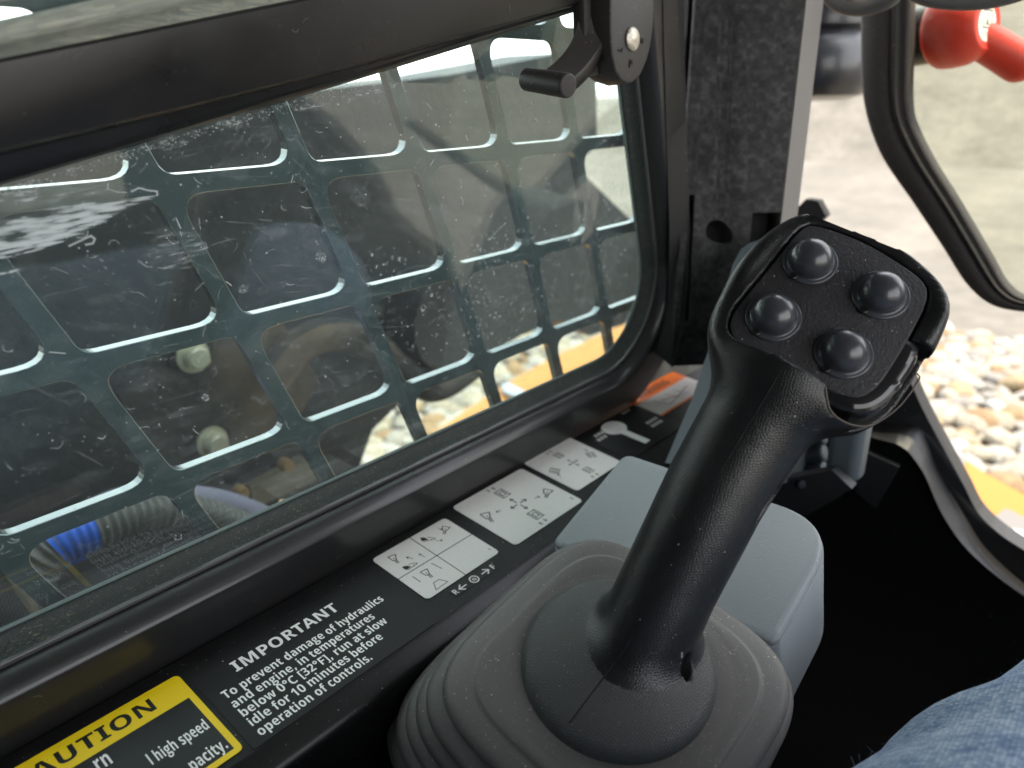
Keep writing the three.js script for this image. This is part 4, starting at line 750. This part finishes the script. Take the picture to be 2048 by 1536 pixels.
// ------------------------------------------------------------------ front door pane, release handle, cable loops
{
  const X = 0.64, door = thing('front_door', 'open front door pane of pale green glass edged with thick black rubber', 'door', hx(1900, 300, X));
  const outer = [[1714, -420], [1718, 20], [1720, 154], [1728, 222], [1758, 308], [1826, 410], [1881, 492], [1936, 575], [1984, 612], [2048, 624], [2180, 622], [2900, 560]];
  const inner = [[1822, -420], [1822, 20], [1819, 205], [1824, 238], [1862, 318], [1914, 402], [1981, 516], [2014, 572], [2048, 596], [2180, 595], [2900, 534]];
  const cv = (a, x) => new THREE.CatmullRomCurve3(a.map(q => hx(...q, x)), false, 'centripetal').getPoints(90);
  const o = cv(outer, X), i = cv(inner, X), mix = (t, d) => o.map((p, k) => p.clone().lerp(i[k], t).add(V(d, 0, 0)));
  M.rubber = std({ map: dusty('46,42,40', 300, 30, 2200, 131, 0.12), roughness: 0.7, bumpMap: TX.fine, bumpScale: 0.0003 });
  part('rubber_edge', boxUV(loft([mix(0, 0.02), mix(0, 0.004), mix(0.03, 0.001), mix(0.12, -0.004), mix(0.35, -0.006), mix(0.55, -0.0055), mix(0.62, -0.0035), mix(0.66, -0.0035), mix(0.72, -0.0060), mix(0.78, -0.0055), mix(0.82, -0.002), mix(0.9, -0.0030), mix(0.98, -0.002), mix(1, 0.002), mix(1, 0.012)].reverse())), M.rubber, door);
  const pane = [...mix(0.96, 0.004), ...[[2905, 540], [2905, -420], [1822, -420]].map(q => hx(...q, X + 0.004))];
  M.green = phys({ color: 0xf8faf4, roughness: 0.02, transmission: 1, thickness: 0, ior: 1.5 });
  part('glass', prism(pane, V(0.005, 0, 0)), M.green, door);
}
{
  const C = ray(1895, 62).multiplyScalar(0.70), ax = V(-0.26, 0.12, 0.95).normalize(), e1 = V(0, 1, 0).addScaledVector(ax, -ax.y).normalize(), e2 = V().crossVectors(e1, ax);
  const h = thing('release_handle', 'red wing handle with round white label on black stem at the green glass', 'handle', C.clone());
  M.red = std({ color: 0xd0301c, roughness: 0.45, bumpMap: TX.fine, bumpScale: 0.00005 });
  const Q = new THREE.Quaternion().setFromUnitVectors(AY, ax), put = g => { g.applyQuaternion(Q); g.translate(C.x, C.y, C.z); return g; };
  const lat = pr => put(new THREE.LatheGeometry(pr.map(p => new THREE.Vector2(...p)), 44));
  part('stem', lat([[0, -0.055], [0.021, -0.055], [0.021, -0.006], [0, -0.006]]), M.frame, h);
  part('hub', boxUV(lat([[0, -0.008], [0.0235, -0.008], [0.0262, -0.004], [0.0270, 0.004], [0.0262, 0.014], [0.0235, 0.022], [0.0190, 0.0275], [0.0172, 0.0286], [0.0164, 0.0280], [0, 0.0276]])), M.red, h);
  const dirW = V(0.42, -0.44, 0.68).normalize();
  const w0 = C.clone().addScaledVector(ax, 0.010).addScaledVector(dirW, 0.004), w1 = w0.clone().addScaledVector(dirW, 0.046);
  part('wing', boxUV(nets((x, y, z) => { const p = V(x, y, z).sub(w0), d = V().subVectors(w1, w0), t = Math.max(0, Math.min(1, p.dot(d) / d.lengthSq())); return p.addScaledVector(d, -t).length() - (0.0135 - 0.0015 * t + 0.002 * t * t); }, w0.clone().min(w1).subScalar(0.02), w0.clone().max(w1).addScalar(0.02), 0.0022)), M.red, h);
  const lab = canvasTex(256, 256, g => { g.fillStyle = '#ece9e6'; g.fillRect(0, 0, 256, 256); g.strokeStyle = '#33302e'; g.lineWidth = 9; g.strokeRect(84, 60, 92, 92); g.lineWidth = 7; g.beginPath(); g.moveTo(130, 70); g.lineTo(130, 118); g.moveTo(98, 134); g.lineTo(164, 134); g.stroke(); g.fillStyle = '#33302e'; g.beginPath(); g.moveTo(112, 112); g.lineTo(148, 112); g.lineTo(130, 140); g.fill(); g.lineWidth = 4; g.beginPath(); g.moveTo(84, 176); g.lineTo(176, 176); g.moveTo(84, 190); g.lineTo(150, 190); g.stroke(); });
  const disc = new THREE.CircleGeometry(0.0160, 40); disc.applyMatrix4(frame(C.clone().addScaledVector(ax, 0.0279), e2, e1, ax)); part('label', disc, std({ map: lab, roughness: 0.5 }), h);
}
{
  M.cable = std({ color: 0x6d6c6a, roughness: 0.5 });
  const X = 0.58;
  const g1 = tube([[1640, -50], [1652, -14], [1676, 10], [1712, 20], [1752, 14], [1788, -4], [1810, -40]].map(q => hx(...q, X)), 0.0042, 60, 12);
  const g2 = tube([[1800, -30], [1850, -4], [1910, 5], [1970, 3], [2030, -10], [2090, -34]].map(q => hx(...q, X - 0.02)), 0.0044, 60, 12);
  const a = thing('cable_loop', 'grey cable loop hanging at the top edge, left of the red handle', 'cable', hx(1712, 20, X), 'grey cable loops along the top edge'); part('cable', boxUV(g1), M.cable, a);
  const b = thing('cable_loop', 'grey cable bowing across the top of the red handle', 'cable', hx(1960, 3, X - 0.02), 'grey cable loops along the top edge'); part('cable', boxUV(g2), M.cable, b);
  // pale crumpled tag inside the left loop
  const tag = new THREE.PlaneGeometry(1, 1, 14, 8), p = tag.attributes.position; const q0 = hx(1722, -20, X + 0.004);
  for (let i = 0; i < p.count; i++) { const u = p.getX(i), v = p.getY(i); p.setXYZ(i, q0.x + 0.003 * Math.sin(u * 9 + v * 5), q0.y + v * 0.026, q0.z + u * 0.034 + 0.002 * Math.sin(v * 8)); }
  tag.computeVertexNormals(); const t = thing('paper_tag', 'pale crumpled tag inside the cable loop at the top edge', 'tag', q0); part('sheet', boxUV(tag), std({ color: 0xb8b2a8, roughness: 0.8, side: THREE.DoubleSide }), t);
}
// ------------------------------------------------------------------ loader seen outside: arm, hoses, lamp, track frame
{
  const Z = -0.62, arm = thing('loader_boom', 'dark muddy loader arm with bolts, close outside the mesh guard', 'boom', hz(400, 700, Z));
  M.arm = std({ map: dusty('28,33,38', 300, 20, 2600, 141, 0.5), roughness: 0.55, bumpMap: TX.rough, bumpScale: 0.002 });
  TX.mud = dataTex(512, (u, v) => { const m = Math.max(0, Math.min(1, (fbm(u * 5, v * 5, 5, 5, 151) - 0.42) * 4)); return [0.16 + 0.24 * m, 0.16 + 0.17 * m, 0.16 + 0.10 * m]; }, true, 0.6);
  M.mud = std({ map: TX.mud, roughness: 0.85, bumpMap: TX.rough, bumpScale: 0.003 });
  const P = a => a.map(q => hz(...q, Z));
  part('arm_plate', boxUV(prism(P([[-700, 60], [-100, 180], [560, 190], [900, 150], [1130, 105], [1192, 102], [1194, 290], [1150, 332], [1268, 446], [1330, 520], [1330, 620], [1180, 672], [1120, 640], [1040, 672], [960, 716], [880, 772], [800, 806], [745, 860], [700, 985], [560, 1000], [420, 1400], [-700, 1800]]), V(0, 0, -0.10))), M.arm, arm);
  part('bolted_plate', boxUV(prism([[205, 730], [300, 690], [560, 640], [640, 760], [560, 900], [330, 960]].map(q => hz(...q, Z + 0.008)), V(0, 0, -0.0075))), M.mud, arm);
  const hex = (px, py, r) => { const c = hz(px, py, Z + 0.009); const g = mergeGeometries([new THREE.CylinderGeometry(r * 0.96, r, 0.011, 6).toNonIndexed(), new THREE.CylinderGeometry(r * 1.25, r * 1.25, 0.003, 24).translate(0, -0.006, 0).toNonIndexed(), new THREE.CylinderGeometry(r * 0.7, r * 0.82, 0.002, 20).translate(0, 0.0064, 0).toNonIndexed()]); g.rotateX(Math.PI / 2); g.translate(c.x, c.y, c.z + 0.006); return boxUV(g); };
  M.zinc = std({ color: 0xe0dac2, roughness: 0.35, metalness: 0.25 });
  for (const [x, y] of [[385, 712], [424, 884]]) part('bolt', hex(x, y, 0.0118), M.zinc, arm);
  for (const [x, y, r] of [[398, 797, 0.005], [352, 722, 0.0075], [412, 694, 0.0065], [391, 898, 0.006], [446, 868, 0.006]]) { const c = hz(x, y, Z + 0.0088), g = new THREE.CylinderGeometry(r, r, 0.001, 20).rotateX(Math.PI / 2).translate(c.x, c.y, c.z); part('bolt_hole', g, M.dark, arm); }
  for (const [a, b] of [[[112, 795], [165, 780]], [[218, 757], [275, 745]]]) part('weld_bead', boxUV(capped(hz(...a, Z + 0.003), hz(...b, Z + 0.003), 0.0028, 0.0028, 10, 0.5)), M.arm, arm);
  // pivot and link ahead of the bolts
  const pc = hz(872, 640, Z + 0.02); part('pivot_boss', boxUV(new THREE.CylinderGeometry(0.055, 0.058, 0.05, 40).rotateX(Math.PI / 2).translate(pc.x, pc.y, pc.z)), M.arm, arm);
  const lk = [[540, 760], [600, 690], [670, 668], [740, 690], [800, 740], [870, 775], [960, 720]].map(q => hz(...q, Z + 0.03));
  part('link', boxUV(tube(lk, 0.017, 60, 14)), M.mud, arm);
part('added_rear_tower', boxUV(prism([V(-1.1, 0.7, Z + 0.12), V(-0.20, 0.7, Z + 0.12), V(-0.12, -0.1, Z + 0.12), V(-0.14, -0.9, Z + 0.12), V(-1.1, -0.9, Z + 0.12)], V(0, 0, -0.22))), M.arm, arm);  // out of view, added to shade the rear-facing hole edges
  const sp = P([[478, 962], [590, 905], [612, 948], [486, 1004]]).map(p => p.clone().setZ(Z + 0.02)); M.tan = std({ color: 0x8c8473, roughness: 0.6 });
  part('clamp_plate', boxUV(prism(sp, V(0, 0, -0.012))), M.tan, arm);
  for (const [x, y] of [[482, 985], [572, 930]]) { const c = hz(x, y, Z + 0.03); part('clamp_bolt', new THREE.CylinderGeometry(0.0062, 0.0070, 0.012, 6).rotateX(Math.PI / 2).translate(c.x, c.y, c.z), std({ color: 0xb9986e, roughness: 0.5, metalness: 0.3 }), arm); }
}
{
  const Z = -0.50;
  const ribbed = (pts, r, per, amp, seg) => { const c = new THREE.CatmullRomCurve3(pts, false, 'centripetal'), L = c.getLength(), n = Math.round(L / per * 8), fr = c.computeFrenetFrames(n, false), rows = []; for (let i = 0; i <= n; i++) { const p = c.getPointAt(i / n), R = r + amp * Math.cos(i / 8 * Math.PI * 2); rows.push(Array.from({ length: seg }, (_, k) => { const a = k / seg * Math.PI * 2; return p.clone().addScaledVector(fr.normals[i], Math.cos(a) * R).addScaledVector(fr.binormals[i], Math.sin(a) * R); })); } return loft(rows, true); };
  const hp = [[40, 1300], [62, 1190], [82, 1128], [118, 1092], [190, 1060], [270, 1032], [350, 1022], [430, 1036], [520, 1075], [600, 1120]];
  const hose = thing('corrugated_hose', 'grey corrugated hose wrapped with blue tape, low behind the mesh guard', 'hose', hz(200, 1060, Z), 'hoses behind the mesh guard');
  M.hose = std({ color: 0x74726e, roughness: 0.6 });
  part('conduit', boxUV(ribbed(hp.map(q => hz(...q, Z)), 0.0118, 0.0056, 0.0016, 20)), M.hose, hose);
  const c = new THREE.CatmullRomCurve3(hp.map(q => hz(...q, Z)), false, 'centripetal'), u = []; const t0 = hz(108, 1098, Z), t1 = hz(186, 1061, Z); let ua = 0, ub = 0, da = 9, db = 9; for (let i = 0; i <= 400; i++) { const p = c.getPointAt(i / 400), a = p.distanceTo(t0), b = p.distanceTo(t1); if (a < da) { da = a; ua = i / 400; } if (b < db) { db = b; ub = i / 400; } }
  const seg = Array.from({ length: 12 }, (_, i) => c.getPointAt(ua + (ub - ua) * i / 11)); M.tape = std({ color: 0x1263e0, roughness: 0.4, bumpMap: TX.rough, bumpScale: 0.002 });
  part('tape', boxUV(ribbed(seg, 0.0134, 0.0052, 0.0004, 24)), M.tape, hose, 'bright blue tape');
  const flap = [[114, 1112], [184, 1082], [172, 1118], [116, 1142]].map(q => hz(...q, Z + 0.004)); part('tape_flap', boxUV(prism(flap, V(0, 0, -0.0012))), M.tape, hose, 'loose end of the blue tape');
  TX.braid = dataTex(512, (u, v) => { const a = u * 40, b = v * 40, s = (Math.floor(a) + Math.floor(b)) & 1, k = 0.5 + 0.5 * Math.sin((s ? a : b) * Math.PI * 2); return [0.14 + 0.16 * k, 0.14 + 0.16 * k, 0.15 + 0.16 * k]; }, true, 0.07);
  M.braid = std({ map: TX.braid, roughness: 0.9 });
  const tb = (name, label, pts, r, m, z) => { const o = thing(name, label, 'hose', hz(...pts[1], z), 'hoses behind the mesh guard'); part('sleeve', boxUV(tube(pts.map(q => hz(...q, z)), r, 60, 22)), m, o); return o; };
  tb('braided_hose', 'black braided hose lying under the corrugated hose', [[80, 1330], [150, 1215], [260, 1160], [400, 1110], [520, 1085], [680, 1040]], 0.017, M.braid, Z + 0.012);
  tb('braided_hose', 'black braided hose end in the bottom left corner of the window', [[-90, 1140], [-30, 1200], [20, 1270], [60, 1360]], 0.020, M.braid, Z + 0.02);
  tb('sleeved_hose', 'pale lavender fabric sleeve rising behind the corrugated hose', [[140, 1060], [250, 1010], [350, 1004], [450, 1016], [560, 1060], [680, 1120]], 0.014, std({ color: 0x8d8ba0, roughness: 0.85, bumpMap: TX.rough, bumpScale: 0.001 }), Z - 0.04);
  const bd = [[-30, 1100], [10, 1150], [40, 1200], [66, 1262], [80, 1330]].map(q => hz(...q, Z + 0.035)), o = thing('hose_clamp', 'tan curved metal strap in the bottom left corner of the window', 'clamp', bd[1]);
  part('strap', boxUV(loft([bd, bd.map(p => p.clone().add(V(0.007, 0.003, 0))), bd.map(p => p.clone().add(V(0.0075, 0.003, -0.012)))])), std({ color: 0x93897a, roughness: 0.5, side: THREE.DoubleSide }), o);
}
{
  const X = 1.1, c = hx(1628, 120, X), lamp = thing('swivel_joint', 'glossy dark rounded housing with a grooved neck, outside behind the front pillar', 'housing', c);
  const s = 1 / FOC * X * 1.08, y = d => -d * s;
  const pr = [[0, y(66)], [60, y(64)], [84, y(56)], [94, y(40)], [96, y(14)], [94, y(-18)], [82, y(-34)], [78, y(-42)], [90, y(-50)], [92, y(-82)], [88, y(-90)], [0, y(-90)]].map((p, i) => new THREE.Vector2(p[0] * s, p[1]));
  const g = new THREE.LatheGeometry(pr, 48); g.translate(c.x, c.y, c.z);
  part('shell', boxUV(toCreasedNormals(g, 0.6)), phys({ color: 0x1a1d24, roughness: 0.35, clearcoat: 0.5, clearcoatRoughness: 0.2 }), lamp);
  const rim = new THREE.TorusGeometry(90 * s, 4 * s, 10, 40).rotateX(Math.PI / 2).translate(c.x, c.y + y(-92), c.z); part('rim', rim, std({ color: 0xd8d6d2, roughness: 0.4 }), lamp);
  const bk = thing('front_bracket', 'small dark bracket at the foot of the front pillar, behind the joystick head', 'bracket', hx(1615, 400, 0.7));
  part('body', boxUV(prism([[1570, 460], [1592, 418], [1612, 398], [1636, 402], [1652, 432], [1600, 480]].map(q => hx(...q, 0.70)), V(0.012, 0, 0))), M.dark, bk);
}
{
  const Y = -0.62, tf = thing('track_frame', 'worn yellow track frame of the loader, below the window and beyond the front sill', 'track frame', V(1.2, Y, -0.6));
  TX.yellow = canvasTex(1024, 1024, (g, w) => { g.fillStyle = '#a46a0a'; g.fillRect(0, 0, w, w); wear(g, w, w, 500, ['rgba(120,90,40,.25)', 'rgba(235,190,80,.3)', 'rgba(90,80,60,.3)'], 3); g.fillStyle = '#77787c'; for (const [x, y, a, b, r] of [[300, 300, 130, 40, 0.5], [760, 620, 120, 34, 0.2], [560, 820, 60, 24, 1], [200, 760, 70, 30, 0.3]]) { for (let k = 0; k < 40; k++) { g.globalAlpha = 0.5; g.beginPath(); g.ellipse(x + rr(-a, a) * 0.6, y + rr(-b, b) * 0.6, rr(8, 40), rr(4, 14), r, 0, 7); g.fill(); } } g.globalAlpha = 1; }, true, 0.7);
  M.yellow = std({ map: TX.yellow, roughness: 0.5 });
  const P = a => a.map(q => hy(...q, Y));
  part('side_rail', boxUV(prism(P([[560, 1040], [700, 946], [840, 884], [930, 822], [1010, 768], [1100, 718], [1210, 664], [1330, 620], [1360, 800], [1000, 1100], [600, 1400]]), V(0, -0.06, 0))), M.yellow, tf);
  for (const [a, b] of [[[640, 1040], [1260, 690]], [[700, 1100], [1290, 740]]]) part('rail_rib', boxUV(capped(hy(...a, Y + 0.006), hy(...b, Y + 0.006), 0.011, 0.011, 10, 0.3)), M.yellow, tf);
  part('front_plate', boxUV(prism(P([[1830, 850], [1888, 888], [1960, 940], [2050, 990], [2160, 1050], [2200, 1200], [1960, 1150], [1830, 960]]), V(0, -0.05, 0))), M.yellow, tf);
  M.worn = std({ color: 0x6e6a66, roughness: 0.6 });
  part('worn_patch', boxUV(prism([[1992, 1032], [2012, 1016], [2060, 1040], [2060, 1066], [2010, 1060]].map(q => hy(...q, Y + 0.004)), V(0, -0.004, 0))), M.worn, tf, 'grey patch worn through the yellow paint');
  part('corner_patch', boxUV(prism([[1868, 878], [1890, 890], [1932, 918], [1926, 940], [1886, 916]].map(q => hy(...q, Y + 0.004)), V(0, -0.004, 0))), M.worn, tf, 'grey patch worn through the yellow paint');
  const bc = hy(2040, 1088, Y + 0.008); part('cap', new THREE.SphereGeometry(0.034, 24, 12).scale(1, 0.4, 1).translate(bc.x, bc.y, bc.z), std({ color: 0xc9c6c0, roughness: 0.5 }), tf);
  part('paint_scrape', boxUV(prism([[1002, 770], [1016, 764], [1064, 790], [1070, 802], [1050, 800], [1008, 782]].map(q => hy(...q, Y + 0.014)), V(0, -0.008, 0))), std({ color: 0x8b93a0, roughness: 0.5 }), tf);
}
// ------------------------------------------------------------------ ground: concrete yard, gravel bed of rounded stones
{
  TX.yard = dataTex(1024, (u, v) => { const n = fbm(u * 6, v * 6, 6, 5, 171), m = fbm(u * 40, v * 40, 40, 3, 181), k = 0.395 + 0.14 * (n - 0.5) + 0.10 * (m - 0.5); return [k, k * 0.955, k * 0.875]; }, true, 3.0);
  M.yard = std({ map: TX.yard, roughness: 0.95 });
  const g = new THREE.PlaneGeometry(240, 240).rotateX(-Math.PI / 2).translate(0, -1.1, 0); struct('yard', boxUV(g), M.yard);
  const x0 = -1.5, x1 = 3.85, z0 = -3.0, z1 = 1.2;
  const edge = x => 0.10 * Math.sin(x * 2.3) + 0.06 * Math.sin(x * 5.1);
  const bedPts = []; for (let i = 0; i <= 30; i++) bedPts.push(V(x0, -1.096, z0 + (z1 - z0) * i / 30)); for (let i = 0; i <= 30; i++) bedPts.push(V(x1 + edge(i * 0.3), -1.096, z1 - (z1 - z0) * i / 30));
  M.soil = std({ color: 0x6d6355, roughness: 1 });
  const bed = struct('gravel_bed', boxUV(prism(bedPts.reverse(), V(0, -0.02, 0))), M.soil);
  const shapes = []; for (let k = 0; k < 7; k++) { const s = mergeVertices(new THREE.IcosahedronGeometry(1, 2).deleteAttribute('uv').deleteAttribute('normal')), p = s.attributes.position; for (let i = 0; i < p.count; i++) { const v = V().fromBufferAttribute(p, i), n = 1 + 0.36 * (fbm(v.x * 1.3 + k * 7 + 50, v.y * 1.3 + v.z * 1.1 + 50, 999, 2, 191) - 0.5) + 0.10 * (fbm(v.x * 3 + k * 7 + 50, v.z * 3 + v.y + 50, 999, 2, 195) - 0.5); v.multiplyScalar(n); p.setXYZ(i, v.x, v.y, v.z); } s.computeVertexNormals(); shapes.push(boxUV(s)); }
  TX.stone = dataTex(256, (u, v) => { const n = fbm(u * 6, v * 6, 6, 5, 201), k = 0.62 + 0.32 * (n - 0.5); return [k, k, k]; }, true, 1.3);
  const cols = [0xded8ca, 0xe6e1d6, 0xd8ccb4, 0xd8bf94, 0xc8a478, 0xc4bdb2, 0xe2d8c0, 0xd2c6b0, 0xebe7df].map(c => std({ map: TX.stone, color: c, roughness: 0.85 }));
  const spots = [], inFrame = (x, y, z) => { const c = V(x, y, z), w = c.dot(CF); if (w < 0.1) return null; return [1024 + FOC * c.dot(CR) / w, 768 + FOC * c.dot(CD) / w, w]; };
  for (let x = x0 + 0.05; x < x1; x += 0.054) for (let z = z0 + 0.05; z < z1; z += 0.054) { const X = x + rr(-0.03, 0.03), Zz = z + rr(-0.03, 0.03); if (X > x1 + edge((z1 - Zz) / (z1 - z0) * 9) - 0.02) continue; spots.push([X, Zz, rr(0.020, 0.047), rnd(), rnd(), rnd()]); }
  const inst = [], seen = [];
  for (const s of spots) { const q = inFrame(s[0], -1.06, s[1]); const near = q && ((q[0] > 1770 && q[0] < 2080 && q[1] > 600 && q[1] < 1080) || (q[0] > 700 && q[0] < 1240 && q[1] > 600 && q[1] < 960)); (near ? seen : inst).push(near ? [...s, q[2]] : s); }
  seen.sort((a, b) => b[2] / b[6] - a[2] / a[6]); while (seen.length > 290) inst.push(seen.pop());
  const mat4 = s => new THREE.Matrix4().compose(V(s[0], -1.085 + s[2] * 0.35 + s[3] * 0.02, s[1]), new THREE.Quaternion().setFromEuler(new THREE.Euler(rr(-0.4, 0.4), s[4] * 6.3, rr(-0.4, 0.4))), V(s[2] * (1.05 + 0.5 * s[5]), s[2] * 0.72, s[2] * (0.85 + 0.3 * s[3])));
  for (const s of seen) { const m = new THREE.Mesh(shapes[Math.floor(s[4] * 6.99)], cols[Math.floor(s[5] * 8.99)]); m.name = numbered('stone'); m.castShadow = m.receiveShadow = true; mat4(s).decompose(m.position, m.quaternion, m.scale); bed.add(m); }
  const im = new THREE.InstancedMesh(shapes[0], std({ map: TX.stone, color: 0xffffff, roughness: 0.85 }), inst.length); im.name = 'stones'; im.userData.kind = 'stuff'; im.castShadow = im.receiveShadow = true;
  inst.forEach((s, i) => { im.setMatrixAt(i, mat4(s)); im.setColorAt(i, cols[Math.floor(s[5] * 8.99)].color); }); bed.add(im);
}

struct('added_sunlit_bank', boxUV(prism([V(13, -1.096, -10), V(13, -1.096, 60), V(42, 11, 70), V(42, 11, -8)], V(0.6, -1.6, 0))), M.yard);  // made-up bank, sloped to catch the sun and cover the horizon

renderer.render(scene, camera);
